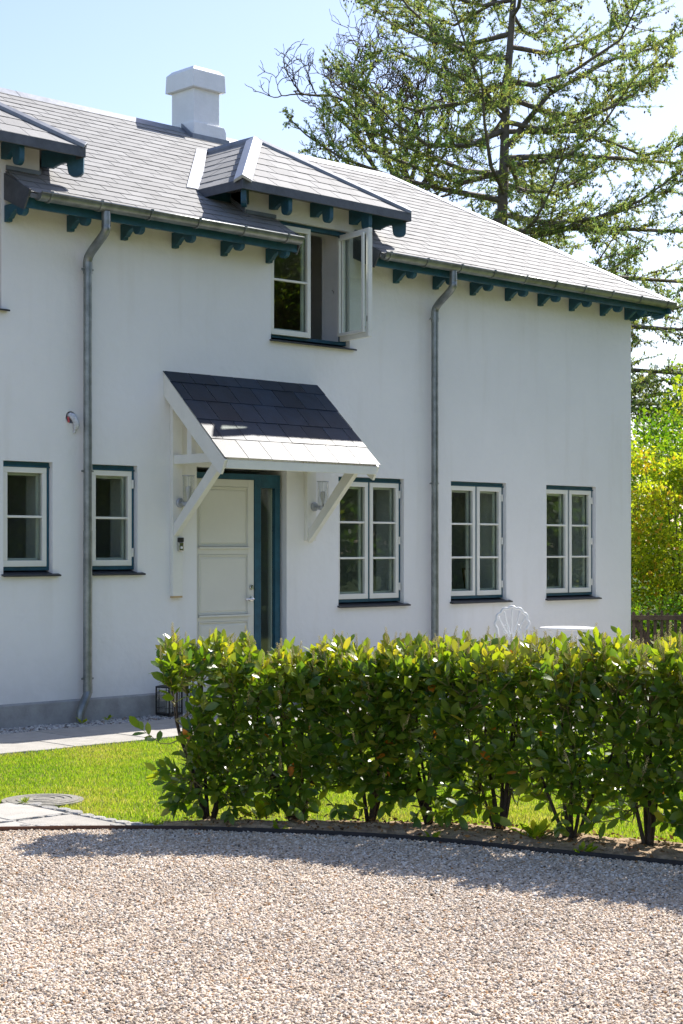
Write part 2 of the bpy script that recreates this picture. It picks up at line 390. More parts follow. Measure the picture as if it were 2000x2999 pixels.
# granite setts beside it
def sett(x, y, sx, sy, parent, rot=0):
    p = []
    for k in range(8):
        a = (k+.5)/8*2*math.pi; c, s_ = math.cos(a), math.sin(a)
        q = max(abs(c), abs(s_)); p.append((c/q*sx/2*rnd.uniform(.9, 1.02), s_/q*sy/2*rnd.uniform(.9, 1.02)))
    pts = []
    cr, sr = math.cos(rot), math.sin(rot)
    p = [(x+a*cr-b*sr, y+a*sr+b*cr) for a, b in p]
    for abc in CUT:
        p = clip(p, *abc)
        if len(p) < 3: return
    if area(p) < .001: return
    zt = rnd.uniform(-.004, .006); cx = sum(a for a, b in p)/len(p); cy_ = sum(b for a, b in p)/len(p); n = len(p)
    top = [(cx+(a-cx)*.86, cy_+(b-cy_)*.86, zt+rnd.uniform(-.002, .002)) for a, b in p]; mid = [(a, b, zt-.010) for a, b in p]; bot = [(a, b, -.04) for a, b in p]
    fs = [tuple(range(n))] + [(n+i, n+(i+1) % n, (i+1) % n, i) for i in range(n)] + [(2*n+i, 2*n+(i+1) % n, n+(i+1) % n, n+i) for i in range(n)]
    MB().add(top+mid+bot, fs).build('granite_sett', M['sett'], parent)
y = -3.90
while y > -5.45:
    L = rnd.uniform(.10, .17); sett(6.005+rnd.uniform(-.006, .006) + max(0, -y-4.9)*.06, y-L/2, .092, L-.012, path2, rnd.uniform(-.06, .06)); y -= L
x = 4.7
while x < 5.96:
    L = rnd.uniform(.09, .13); sett(x+L/2, -4.582, L-.012, .04, path2, rnd.uniform(-.05, .05)); x += L
for q in range(22):      # small broken setts beside the steel edge
    t = q/22; a = (4.75+1.42*t, -4.16-1.37*t)
    sett(a[0]+.055, a[1]+.075, .085, .075, path2, rnd.uniform(0, 1.5))
# round concrete inspection cover
mh = thing('inspection_cover', 'round grey concrete inspection cover with ring grooves sunk in the lawn', 'manhole cover', (6.15, -4.0, 0))
prof = [(.235, -.03), (.235, .004), (.19, .006), (.187, .001), (.175, .001), (.172, .006), (.14, .007), (.137, .002), (.12, .002), (.117, .007), (.08, .008), (.077, .003), (.06, .003), (.057, .008), (0.001, .009)]
MB().lathe((6.15, -4.0, 0), prof, 40).build('cover', M['concrete'], mh)
MB().lathe((6.15, -4.0, 0), [(.265, -.03), (.265, 0), (.238, .001), (.238, -.03)], 40).build('ring', M['concrete'], mh)

# ------------------------------------------------------------------ geometry-node stones
def stones(name, poly, z, density, smin, smax, m, seed=1, zj=.006, sink=0):
    me = bpy.data.meshes.new(name); me.from_pydata([(x, y, z) for x, y in poly], [], [tuple(range(len(poly)))]); me.materials.append(m)
    o = link(name, me)
    ng = bpy.data.node_groups.new(name, 'GeometryNodeTree')
    ng.interface.new_socket('Geometry', in_out='INPUT', socket_type='NodeSocketGeometry')
    ng.interface.new_socket('Geometry', in_out='OUTPUT', socket_type='NodeSocketGeometry')
    N = ng.nodes; L = ng.links
    gi = N.new('NodeGroupInput'); go = N.new('NodeGroupOutput')
    tri = N.new('GeometryNodeTriangulate'); L.new(gi.outputs[0], tri.inputs[0])
    dp = N.new('GeometryNodeDistributePointsOnFaces'); dp.distribute_method = 'RANDOM'
    dp.inputs['Density'].default_value = density; dp.inputs['Seed'].default_value = seed
    L.new(tri.outputs[0], dp.inputs['Mesh'])
    dn = N.new('ShaderNodeTexNoise'); dn.inputs['Scale'].default_value = 1.3; dn.inputs['Detail'].default_value = 3
    dm = N.new('ShaderNodeMapRange'); dm.inputs['From Min'].default_value = .35; dm.inputs['From Max'].default_value = .6; dm.inputs['To Min'].default_value = density*.5; dm.inputs['To Max'].default_value = density*1.1
    L.new(dn.outputs[0], dm.inputs[0]); L.new(dm.outputs[0], dp.inputs['Density'])
    gti = N.new('GeometryNodeGeometryToInstance')
    for s_ in range(4):
        ico = N.new('GeometryNodeMeshIcoSphere'); ico.inputs['Subdivisions'].default_value = 1; ico.inputs['Radius'].default_value = .5
        sp = N.new('GeometryNodeSetPosition'); nz = N.new('ShaderNodeTexNoise'); nz.noise_dimensions = '4D'
        nz.inputs['Scale'].default_value = 2.2; nz.inputs['W'].default_value = s_*7.7+seed
        sub = N.new('ShaderNodeVectorMath'); sub.operation = 'SUBTRACT'; sub.inputs[1].default_value = (.5, .5, .5)
        sca = N.new('ShaderNodeVectorMath'); sca.operation = 'SCALE'; sca.inputs['Scale'].default_value = .9
        L.new(nz.outputs['Color'], sub.inputs[0]); L.new(sub.outputs[0], sca.inputs[0]); L.new(sca.outputs[0], sp.inputs['Offset'])
        sm = N.new('GeometryNodeSetMaterial'); sm.inputs['Material'].default_value = m
        L.new(ico.outputs['Mesh'], sp.inputs['Geometry']); L.new(sp.outputs[0], sm.inputs[0]); L.new(sm.outputs[0], gti.inputs[0])
    def rv(dt, lo, hi, sd):
        r_ = N.new('FunctionNodeRandomValue'); r_.data_type = dt
        i = {'FLOAT_VECTOR': (0, 1), 'FLOAT': (2, 3)}[dt]
        r_.inputs[i[0]].default_value = lo; r_.inputs[i[1]].default_value = hi; r_.inputs['Seed'].default_value = sd
        return r_.outputs[{'FLOAT_VECTOR': 0, 'FLOAT': 1}[dt]]
    iop = N.new('GeometryNodeInstanceOnPoints'); iop.inputs['Pick Instance'].default_value = True
    ofs = N.new('GeometryNodeSetPosition'); L.new(dp.outputs['Points'], ofs.inputs['Geometry'])
    L.new(rv('FLOAT_VECTOR', (0, 0, -zj), (0, 0, zj), seed+3), ofs.inputs['Offset'])
    L.new(ofs.outputs[0], iop.inputs['Points']); L.new(gti.outputs[0], iop.inputs['Instance'])
    L.new(rv('FLOAT_VECTOR', (-.5, -.5, 0), (.5, .5, 6.28), seed+4), iop.inputs['Rotation'])
    sv = N.new('ShaderNodeVectorMath'); sv.operation = 'MULTIPLY'
    L.new(rv('FLOAT_VECTOR', (.75, .55, .4), (1.25, .95, .72), seed+5), sv.inputs[0])
    sc_ = N.new('ShaderNodeCombineXYZ'); f = rv('FLOAT', smin, smax, seed+6)
    for i in range(3): L.new(f, sc_.inputs[i])
    L.new(sc_.outputs[0], sv.inputs[1]); L.new(sv.outputs[0], iop.inputs['Scale'])
    st = N.new('GeometryNodeStoreNamedAttribute'); st.data_type = 'FLOAT'; st.domain = 'INSTANCE'
    st.inputs['Name'].default_value = 'stone_tone'
    L.new(iop.outputs[0], st.inputs['Geometry']); L.new(rv('FLOAT', 0., 1., seed+8), st.inputs['Value'])
    jn = N.new('GeometryNodeJoinGeometry'); L.new(gi.outputs[0], jn.inputs[0]); L.new(st.outputs[0], jn.inputs[0])
    L.new(jn.outputs[0], go.inputs[0])
    md = o.modifiers.new('stones', 'NODES'); md.node_group = ng
    return kind(o, 'stuff')
def stonemat(name, stops, rough=.75):
    m = bpy.data.materials.new(name); m.use_nodes = True; n = m.node_tree.nodes; l = m.node_tree.links; b = n['Principled BSDF']
    at = n.new('ShaderNodeAttribute'); at.attribute_type = 'INSTANCER'; at.attribute_name = 'stone_tone'
    cr = n.new('ShaderNodeValToRGB'); e = cr.color_ramp.elements; cr.color_ramp.interpolation = 'CONSTANT'
    while len(e) < len(stops): e.new(.5)
    for i, (p, c) in enumerate(stops): e[i].position = p; e[i].color = (*c, 1)
    l.new(at.outputs['Fac'], cr.inputs[0])
    tc = n.new('ShaderNodeTexCoord'); nz = n.new('ShaderNodeTexNoise'); nz.inputs['Scale'].default_value = 1.4; l.new(tc.outputs['Object'], nz.inputs['Vector'])
    geo = n.new('ShaderNodeNewGeometry'); nw = n.new('ShaderNodeTexNoise'); nw.inputs['Scale'].default_value = 1.7; nw.inputs['Detail'].default_value = 3
    l.new(geo.outputs['Position'], nw.inputs['Vector'])
    ad = n.new('ShaderNodeMath'); ad.operation = 'ADD'; l.new(nz.outputs['Fac'], ad.inputs[0]); l.new(nw.outputs['Fac'], ad.inputs[1])
    mr = n.new('ShaderNodeMapRange'); mr.inputs['From Min'].default_value = .6; mr.inputs['From Max'].default_value = 1.4; mr.inputs['To Min'].default_value = .78; mr.inputs['To Max'].default_value = 1.15; l.new(ad.outputs[0], mr.inputs[0])
    v = n.new('ShaderNodeVectorMath'); v.operation = 'SCALE'; l.new(cr.outputs[0], v.inputs[0]); l.new(mr.outputs[0], v.inputs['Scale'])
    l.new(v.outputs[0], b.inputs['Base Color']); b.inputs['Roughness'].default_value = rough; b.inputs['Specular IOR Level'].default_value = .35
    return m
M['stone'] = stonemat('crushed_stone', [(0, (.58, .48, .38)), (.24, (.50, .40, .30)), (.42, (.71, .635, .54)), (.59, (.39, .31, .225)), (.67, (.32, .29, .25)), (.72, (.58, .46, .34)), (.87, (.11, .10, .09)), (.895, (.44, .25, .11)), (.915, (.77, .705, .62))])
M['pebble'] = stonemat('strip_pebble', [(0, (.50, .48, .45)), (.25, (.34, .33, .33)), (.45, (.62, .60, .56)), (.62, (.25, .20, .16)), (.72, (.42, .40, .38)), (.9, (.16, .15, .15))])
near = [p for p in edge_off(-.016) if 4.6 < p[0] < 7.7 and p[1] > -9.3]
stones('gravel', [(4.0, -3.66)] + near + [(6.0, -11.3), (4.4, -11.4), (2.6, -9.6), (3.0, -6.8)], -.016, 14500, .010, .0195, M['stone'], 3, zj=.007)
stones('pebble_strip', [(6.3, -.035), (18, -.035), (18, -.50), (6.3, -.50)], -.022, 1500, .02, .045, M['pebble'], 9, zj=.008)

# ------------------------------------------------------------------ house
T = .45
house = thing('house', 'long white rendered house with grey slate roof, teal timber trim and two dormers', 'house', (13, 2.3, 0))
XL, XR, YB = 2.0, 18.05, 4.56
RY0, RZ0, RM = -.42, 4.857, .638         # roof plane: z = RZ0 + RM*(y-RY0)
def rz(y): return RZ0 + RM*(y - RY0)
RIDGE = 2.28
openings = [(7.22, 8.375, 3.84, 5.14), (8.396, 8.938, 1.395, 2.452), (9.391, 9.933, 1.395, 2.452), (12.679, 13.717, 1.0, 2.432), (14.512, 15.516, 1.0, 2.432), (16.281, 17.293, 1.0, 2.432),
            (10.68, 11.912, .0, 2.47), (11.686, 12.852, 3.845, 5.142), (4.2, 4.9, 1.395, 2.452), (5.4, 5.95, 1.395, 2.452)]
HOLE = (9.143, 2.889, .058)
xs_ = sorted({XL, 6.85, 8.79, 11.33, 13.16, XR, HOLE[0]-.1, HOLE[0]+.1} | {o[0] for o in openings} | {o[1] for o in openings})
zs_ = sorted({.0, .2, 5.06, 5.42, HOLE[1]-.1, HOLE[1]+.1} | {o[2] for o in openings} | {o[3] for o in openings})
def solid(i, j):
    if i < 0 or j < 0 or i >= len(xs_)-1 or j >= len(zs_)-1: return False
    cx = (xs_[i]+xs_[i+1])/2; cz = (zs_[j]+zs_[j+1])/2
    if cz > 5.06 and not (6.85 < cx < 8.79 or 11.33 < cx < 13.16): return False
    return not any(o[0] < cx < o[1] and o[2] < cz < o[3] for o in openings)
wb = MB()
for i in range(len(xs_)-1):
    for j in range(len(zs_)-1):
        if not solid(i, j): continue
        x0, x1, z0, z1 = xs_[i], xs_[i+1], zs_[j], zs_[j+1]
        if abs((x0+x1)/2-HOLE[0]) < .01 and abs((z0+z1)/2-HOLE[1]) < .01:
            n = 24; ring = []; sq = []
            for k in range(n):
                a = 2*math.pi*(k+.5)/n; c, s_ = math.cos(a), math.sin(a); q = max(abs(c), abs(s_))
                ring.append((HOLE[0]+HOLE[2]*c, 0, HOLE[1]+HOLE[2]*s_)); sq.append((HOLE[0]+.1*c/q, 0, HOLE[1]+.1*s_/q))
            back = [(x, .12, z) for x, _, z in ring]
            wb.add(ring+sq+back, [(n+k, n+(k+1) % n, (k+1) % n, k) for k in range(n)] + [(k, (k+1) % n, 2*n+(k+1) % n, 2*n+k) for k in range(n)] + [tuple(2*n+k for k in range(n))])
            # corner slivers
            for (cx, cz) in ((x0, z0), (x1, z0), (x1, z1), (x0, z1)):
                near2 = sorted(sq, key=lambda p: (p[0]-cx)**2+(p[2]-cz)**2)[:2]
                wb.add([(cx, 0, cz), near2[0], near2[1]], [(0, 1, 2)])
        else:
            wb.add([(x0, 0, z0), (x1, 0, z0), (x1, 0, z1), (x0, 0, z1)], [(0, 1, 2, 3)])
        wb.add([(x0, T, z0), (x1, T, z0), (x1, T, z1), (x0, T, z1)], [(3, 2, 1, 0)])
        if not solid(i-1, j): wb.add([(x0, 0, z0), (x0, 0, z1), (x0, T, z1), (x0, T, z0)], [(0, 1, 2, 3)])
        if not solid(i+1, j): wb.add([(x1, 0, z0), (x1, T, z0), (x1, T, z1), (x1, 0, z1)], [(0, 1, 2, 3)])
        if not solid(i, j-1): wb.add([(x0, 0, z0), (x0, T, z0), (x1, T, z0), (x1, 0, z0)], [(0, 1, 2, 3)])
        if not solid(i, j+1): wb.add([(x0, 0, z1), (x1, 0, z1), (x1, T, z1), (x0, T, z1)], [(0, 1, 2, 3)])
# side and back walls
wb.box(XL, XL+T, T, YB, 0, 5.06); wb.box(XR-T, XR, T+.001, YB, 0, 5.06); wb.box(XL+T, XR-T, YB-T, YB, 0, 5.06)
wall = wb.build('wall', M['render'], house)
# dormer cheeks (white render) as part of each dormer below; plinth
pl = MB()
def plinth(x0, x1): pl.add([(x0, -.03, -.06), (x1, -.03, -.06), (x1, -.03, .185), (x0, -.03, .185), (x0, -.002, .202), (x1, -.002, .202), (x0, -.002, -.06), (x1, -.002, -.06)],
    [(0, 1, 2, 3), (3, 2, 5, 4), (0, 3, 4, 6), (1, 7, 5, 2)])
plinth(XL, 10.68); plinth(11.912, XR+.03)
pl.build('plinth', M['plinth'], house)
MB().box(10.69, 11.90, -.02, .44, -.05, .12).build('doorstep', M['slab'], house, bevel=.005)
# interior
ib = MB()
ib.box(XL+T, XR-T, T, YB-T, 2.72, 2.86)                     # upper floor
ib.box(XL+T, XR-T, T, YB-T, 5.36, 5.40)                     # upper ceiling (below the roof)
for x in (9.16, 10.3, 12.35, 14.05, 15.95): ib.box(x, x+.12, T, YB-T, .14, 2.72)
ib.box(8.95, 9.07, T, YB-T, 2.86, 5.36); ib.box(13.45, 13.57, T, YB-T, 2.86, 5.36)
ib.build('interior_wall', M['inner'], house)
MB().box(XL+T, XR-T, T, YB-T, .0, .14).build('interior_floor', M['floor'], house)

# -- slates ---------------------------------------------------------------
SL = []    # (pixel area, verts, faces, parent)
def slate_field(o, u, v, n, rows, expo, width, interval, parent, seed=0, th=.004):
    """rows of slates on plane o + u*a + v*b ; interval(b) -> list of (fn_lo, fn_hi) linear in b over the row given at both ends"""
    o, u, v, n = map(Vector, (o, u, v, n)); rr = random.Random(seed)
    for r_ in range(rows):
        b0, b1 = r_*expo, (r_+1)*expo
        for (l0, l1, h0, h1) in interval(b0, b1):
            if max(h0, h1)-min(l0, l1) < .02: continue
            a = math.floor((min(l0, l1))/width)*width + (width/2 if r_ % 2 else 0) - width
            while a < max(h0, h1):
                p = [(a+.0035, b0), (a+width-.0035, b0), (a+width-.0035, b1+.01), (a+.0035, b1+.01)]
                # left boundary line through (l0,b0),(l1,b1) ; right (h0,b0),(h1,b1)
                db = b1-b0
                p = clip(p, 1, -(l1-l0)/db, -l0 + (l1-l0)/db*b0)
                if len(p) >= 3: p = clip(p, -1, (h1-h0)/db, h0 - (h1-h0)/db*b0)
                if len(p) >= 3 and area(p) > .0008:
                    lift = rr.uniform(0, .0025); tw = rr.uniform(-.0012, .0012)
                    def P(q, t): 
                        hh = .0055*(1-(q[1]-b0)/expo) + .003 + lift*.7 + tw*(q[0]-a)/width
                        return o + u*q[0] + v*(q[1]-rr_j) + n*(hh + t)
                    rr_j = rr.uniform(0, .003)
                    top = [P(q, th) for q in p]; bot = [P(q, 0) for q in p]; k = len(p)
                    fs = [tuple(range(k)), tuple(range(2*k-1, k-1, -1))] + [(i, k+i, k+(i+1) % k, (i+1) % k) for i in range(k)]
                    c = sum(top, Vector())/k
                    pp = [pix(*q)[:2] for q in top]; ar = area(pp)
                    if not (-60 < pp[0][0] < 2060): ar *= .01
                    SL.append((ar, [tuple(q) for q in top+bot], fs, parent))
                a += width
def n_of(u, v): return Vector(u).cross(Vector(v)).normalized()

# main roof deck
CO, SO = 1/math.hypot(1, RM), RM/math.hypot(1, RM)
vdir = (0, CO, SO); XE = 18.45; HIPB = XE
DORM = [(6.60, 9.04, 6.85, 8.79, 7.82), (11.0, 13.44, 11.33, 13.16, 12.22)]   # eave l/r, wall l/r, apex
def intervals_y(y):
    """solid x-intervals of the main front slope at height line y"""
    xl, xh = 2.0-.4, XE - (y+.42)
    cuts = []
    for k, (el_, er, wl, wr, ap) in enumerate(DORM):
        if y < .0:  cuts.append(((7.1, 8.42), (11.75, 12.92))[k])
        elif y < .43: cuts.append((wl, wr))
        else:
            t = (y-.43)/1.29
            if t < 1: cuts.append((el_+(ap-el_)*t + .0, er-(er-ap)*t - .0))
    out = []; a = xl
    for c0, c1 in cuts:
        if c0 > a: out.append((a, c0))
        a = c1
    out.append((a, xh)); return out
def main_int(b0, b1):
    y0, y1 = RY0+b0*CO, RY0+b1*CO; ym = (y0+y1)/2
    m0 = intervals_y(ym)
    e = 1e-3
    res = []
    A_, B_ = intervals_y(ym-e), intervals_y(ym+e)
    if len(A_) != len(B_): A_ = B_ = m0
    for (a, b), (c, d) in zip(A_, B_):
        sl_, sh = (c-a)/(2*e), (d-b)/(2*e)
        am, bm = (a+c)/2, (b+d)/2
        res.append((am+sl_*(y0-ym), am+sl_*(y1-ym), bm+sh*(y0-ym), bm+sh*(y1-ym)))
    return res
dk = MB()
for ya, yb in ((-.42, 0), (0, .43), (.43, 1.72), (1.72, 2.28)):
    I0, I1 = intervals_y(ya+1e-4), intervals_y(yb-1e-4)
    if len(I0) != len(I1): I1 = [(a, b) for a, b in I1][:len(I0)]
    for (a, b), (c, d) in zip(I0, I1):
        off = .045
        dk.prism([(a, ya, rz(ya)-off), (b, ya, rz(ya)-off), (d, yb, rz(yb)-off), (c, yb, rz(yb)-off)], (0, 0, .04))
zr = rz(RIDGE); XA = XE-(RIDGE+.42); YE2 = 2*RIDGE+.42
dk.prism([(XE, -.42, RZ0-.005), (XE, YE2, RZ0-.005), (XA, RIDGE, zr-.005)], (0, 0, -.04))
dk.prism([(1.6, RIDGE, zr-.005), (XA, RIDGE, zr-.005), (XE, YE2, RZ0-.005), (1.6, YE2, RZ0-.005)], (0, 0, -.04))
dk.add([(1.6, -.42, RZ0-.02), (1.6, RIDGE, zr-.02), (1.6, YE2, RZ0-.02)], [(0, 1, 2)])
roof = dk.build('roof', M['slate2'], house)
rows = int(math.ceil((RIDGE-RY0)/CO/.1435))
slate_field((0, RY0, RZ0), (1, 0, 0), vdir, n_of((1, 0, 0), vdir), rows, (RIDGE-RY0)/CO/rows, .302, lambda a, b: [q for q in main_int(a, b) if q[2] > 6.2] , roof, 5)
def cap_strip(name, p, q, na, nb, w, m, parent, th=.012, lift=.028, drop=True):
    """folded metal cap on the line p-q; na, nb unit vectors in the two roof slopes pointing away from the line"""
    p, q, na, nb = map(Vector, (p, q, na, nb)); nn = (-(na+nb)).normalized(); d = (q-p)
    up = nn*lift
    prof = [na*w + nn*(lift-.01-.0), Vector((0, 0, 0)) + nn*(lift+.006), nb*w + nn*(lift-.01)]
    prof2 = [na*w - nn*.012, Vector((0,0,0)), nb*w - nn*.012]
    mb = MB(); V_ = [p+a for a in prof] + [p+a for a in prof2[::-1]] + [q+a for a in prof] + [q+a for a in prof2[::-1]]
    k = 6; mb.add(V_, [tuple(range(k))[::-1], tuple(range(k, 2*k))] + [(i, (i+1) % k, k+(i+1) % k, k+i) for i in range(k)])
    return mb.build(name, m, parent, bevel=.003)
vb = Vector((0, -CO, -SO)); vbk = Vector((0, CO, -SO))
for x0, x1 in ((1.6, 4.4), (4.405, 7.2), (7.205, 9.995), (10.0, 12.28), (12.75, XA)):
    cap_strip('ridge_cap', (x0, RIDGE, zr+.0), (x1, RIDGE, zr+.0), vb, vbk, .13, M['zinc'], roof)
hd = Vector((XE-XA, -(RIDGE+.42), RZ0-zr)).normalized()
nF = n_of((1, 0, 0), vdir); nR = Vector((SO, 0, CO))
inF = -(nF.cross(hd)).normalized(); inF = inF if inF.x < 0 else -inF
inR = (nR.cross(hd)).normalized(); inR = inR if inR.y > 0 else -inR
cap_strip('hip_cap', (XA, RIDGE, zr), Vector((XE, -.42, RZ0)) + hd*.03, inF, inR, .075, M['zinc'], roof, lift=.03)

# dormers
def profile_bracket(kind_, depth):
    if kind_ == 'main':
        top, foot, lobe = 4.802, 4.648, 4.672
    else:
        top, foot, lobe = 5.38, 5.222, 5.128
    d = depth; pts = [(0, top), (0, foot)]
    if kind_ == 'main':
        pts += [(.055*d/.335, foot), (.062*d/.335, foot+.025)]
        for k in range(6):
            t = k/5; pts.append(((.085+.10*t)*d/.335, foot+.028+.062*math.sin(t*math.pi/2)))
        pts.append((.19*d/.335, foot+.10)); pts.append((.20*d/.335, foot+.098))
        for k in range(9):
            a = math.pi*(k/8); pts.append(((.268-.062*math.cos(a))*d/.335, lobe+.045-.045*math.sin(a)))
        pts.append((d, top))
    else:
        pts += [(.035*d/.32, foot-.005), (.09*d/.32, foot-.012), (.10*d/.32, foot+.002)]
        for k in range(6):
            t = k/5; pts.append(((.105+.085*t)*d/.32, foot+.004+.036*math.sin(t*math.pi/2)))
        for k in range(9):
            a = math.pi*(k/8); pts.append(((.258-.058*math.cos(a))*d/.32, lobe+.05-.05*math.sin(a)))
        pts.append((d, top-.0))
    return pts
def bracket(x, kind_, depth, parent, ang=0, th=.055, y=0):
    pts = profile_bracket(kind_, depth)
    dx, dy = math.sin(ang), -math.cos(ang); sx, sy = math.cos(ang), math.sin(ang)
    poly = [(x+dx*d_, y+dy*d_ , z) for d_, z in pts]
    return MB().prism(poly, (sx*th, sy*th, 0)).build('eave_bracket', M['teal'], parent, bevel=.004)
for x in [8.405, 9.094, 9.723, 10.355, 10.99, 11.608, 13.532-.0, 14.192, 14.842, 15.483, 16.106, 16.73, 17.371, 17.90]:
    bracket(x, 'main', .335, house)
bracket(18.02, 'main', .47, house, R(45), y=0)
for yy in (.6, 1.3, 2.0, 2.7, 3.4, 4.1): bracket(XR, 'main', .335, house, R(90), y=yy)
# soffit boards and verge boards of the main eaves
sb = MB(); sb.box(8.42, 11.75, -.345, -.318, 4.735, 4.835); sb.box(12.92, 18.36, -.345, -.318, 4.735, 4.835); sb.box(1.8, 7.1, -.345, -.318, 4.735, 4.835)
sb.build('soffit_board', M['teal'], house, bevel=.003)
MB().box(18.365, 18.40, -.40, YE2-.05, 4.735, 4.835).build('verge_board', M['teal'], house)
MB().box(18.10, 18.364, -.30, -.27, 4.72, 4.80).build('outrigger', M['teal'], house)
def cheek(x, s_):    # grey clad end of the eave box beside a dormer
    p = [(x, 0, 5.10), (x, -.43, 4.885), (x, -.325, 4.715), (x, 0, 4.855)]
    MB().prism(p, (s_*.018, 0, 0)).build('verge_cladding', M['fascia'], house)
cheek(8.42, -1); cheek(11.75, 1); cheek(12.92, -1); cheek(7.1, 1)

DR = .665
for di, (el_, er, wl, wr, ap) in enumerate(DORM):
    ez = 5.40; ey = -.345; hz = ez + (ap-el_)*.67; ay = ey + (hz-ez)/DR; mu = (hz-ez)/(ap-el_)
    ym = .43; yr = RY0 + (hz-RZ0)/RM
    dormer = MB().box(el_+.02, er-.02, ey+.02, ym, 5.375, 5.392).build('dormer', M['slate2'], house)
    for xa, xb in ((wl, wl+.16), (wr-.16, wr)):     # cheeks
        MB().add([(xa, 0.002, 5.0), (xb, 0.002, 5.0), (xb, 0.002, ez), (xa, 0.002, ez), (xa, .50, 5.38), (xb, .50, 5.38), (xa, .50, ez+.02), (xb, .50, ez+.02)],
              [(0, 3, 6, 4), (1, 5, 7, 2), (3, 2, 7, 6), (0, 1, 2, 3)]).build('cheek', M['render'], dormer)
    # deck
    e = .03
    dd = MB()
    dd.prism([(el_, ey, ez-e), (er, ey, ez-e), (ap, ay, hz-e)], (0, 0, -.02))
    dd.prism([(el_, ym+.3, ez-e), (el_, ey, ez-e), (ap, ay, hz-e), (ap, yr+.3, hz-e)], (0, 0, -.02))
    dd.prism([(er, ey, ez-e), (er, ym+.3, ez-e), (ap, yr+.3, hz-e), (ap, ay, hz-e)], (0, 0, -.02))
    dd.build('dormer_deck', M['slate2'], dormer)
    # slates front, left, right
    L1 = math.hypot(1, DR); v1 = (0, 1/L1, DR/L1); run = (ay-ey)*L1; nr = 7
    def fi(b0, b1, el_=el_, er=er, ap=ap, run=run):
        f = lambda b: (el_+(ap-el_)*min(1, b/run), er-(er-ap)*min(1, b/run))
        (a, b), (c, d_) = f(b0), f(b1); return [(a, c, b, d_)]
    slate_field((0, ey, ez-.022), (1, 0, 0), v1, n_of((1, 0, 0), v1), nr, run/nr, .302, fi, dormer, 20+di)
    Lm = math.hypot(1, mu); wv = (ap-el_)
    run2 = wv*Lm
    vL = (1/Lm, 0, mu/Lm)
    def li(b0, b1, run2=run2, ay=ay, ey=ey, yr=yr):    # u = -Y axis
        f = lambda b: (-(ym+(yr-ym)*b/run2), -(ey+(ay-ey)*b/run2))
        (a, b), (c, d_) = f(b0), f(b1); return [(a, c, b, d_)]
    slate_field((el_, 0, ez-.022), (0, -1, 0), vL, n_of((0, -1, 0), vL), nr, run2/nr, .302, li, dormer, 30+di)
    vR = (-1/Lm, 0, mu/Lm)
    def ri(b0, b1, run2=run2, ay=ay, ey=ey, yr=yr):    # u = +Y
        f = lambda b: ((ey+(ay-ey)*b/run2), (ym+(yr-ym)*b/run2))
        (a, b), (c, d_) = f(b0), f(b1); return [(a, c, b, d_)]
    slate_field((er, 0, ez-.022), (0, 1, 0), vR, n_of((0, 1, 0), vR), nr, run2/nr, .302, ri, dormer, 40+di)
    # fascia
    f = MB(); f.box(el_, er, ey-.02, ey, 5.288, 5.385); f.box(el_-.02, el_, ey-.02, ym-.02, 5.288, 5.385); f.box(er, er+.02, ey-.02, ym-.02, 5.288, 5.385)
    f.build('fascia', M['fascia'], dormer, bevel=.003)
    # caps
    nFd = n_of((1, 0, 0), v1); nLd = n_of((0, -1, 0), vL); nRd = n_of((0, 1, 0), vR)
    for nm, cx, nS, sgn, mm, wd in (('hip_cap', el_, nLd, 1, M['lead_litcap'], .10), ('hip_cap', er, nRd, -1, M['zinc'], .05)):  # same zinc on both hips; sunlight is put into the left cap's paler colour
        a = Vector((ap, ay, hz)); b = Vector((cx-.02*sgn, ey-.02, ez-.005)); h = (b-a).normalized()
        f1 = nFd.cross(h).normalized(); f1 = f1 if f1.x*sgn > 0 else -f1
        f2 = nS.cross(h).normalized(); f2 = f2 if f2.y > 0 else -f2
        cap_strip(nm, a, b, f1, f2, wd, mm, dormer, lift=.03)
    cap_strip('ridge_cap', (ap, ay, hz), (ap, yr-.02, hz), (1/Lm, 0, -mu/Lm), (-1/Lm, 0, -mu/Lm), .055, M['zinc'], dormer)
    # valley flashing on the main roof
    for cx, sg in ((el_, -1), (er, 1)):
        a0 = Vector((cx+.06*-sg, .40, rz(.40)+.022)); a1 = Vector((ap, yr, rz(yr)+.022)); w_ = Vector((sg*.17, -.02, -.02*RM))
        q0 = a0; q1 = a0.lerp(a1, .97)
        MB().add([q0, q0+Vector((sg*.19, .0, .0)), q1+Vector((sg*.15, 0, 0)), q1, q0+Vector((0,0,.004)), q0+Vector((sg*.19,0,.004)), q1+Vector((sg*.15,0,.004)), q1+Vector((0,0,.004))],
            [(0,3,2,1) if sg < 0 else (0,1,2,3), (4,5,6,7), (0,1,5,4), (1,2,6,5), (2,3,7,6), (3,0,4,7)]).build('valley_flashing', M['lead_litcap'], roof)
    # step flashing where the eave meets the dormer walls
    for xw, sg in ((wl, -1), (wr, 1)):
        MB().prism([(xw+sg*.004, -.004, rz(0)+.02), (xw+sg*.004, .45, rz(.45)+.02), (xw+sg*.004, .45, rz(.45)+.07), (xw+sg*.004, -.004, rz(0)+.07)], (sg*.012, 0, 0)).build('step_flashing', M['zinc'], dormer)
    cl = (8.42, 11.75)[di]; cr_ = (7.1, 12.92)[di]
    xa, xb = (8.42, wr-.001) if di == 0 else (wl+.001, 11.75)
    MB().box(xa, xb, -.016, -.004, rz(0)+.012, rz(0)+.05).build('apron_flashing', M['zinc'], dormer)
    if di == 1: MB().box(12.92, wr, -.016, -.004, rz(0)+.012, rz(0)+.05).build('apron_flashing', M['zinc'], dormer)
    # brackets
    bx = [11.654, 12.248, 12.835] if di == 1 else [7.15, 7.76, 8.368]
    for x in bx: bracket(x, 'dorm', .318, dormer)
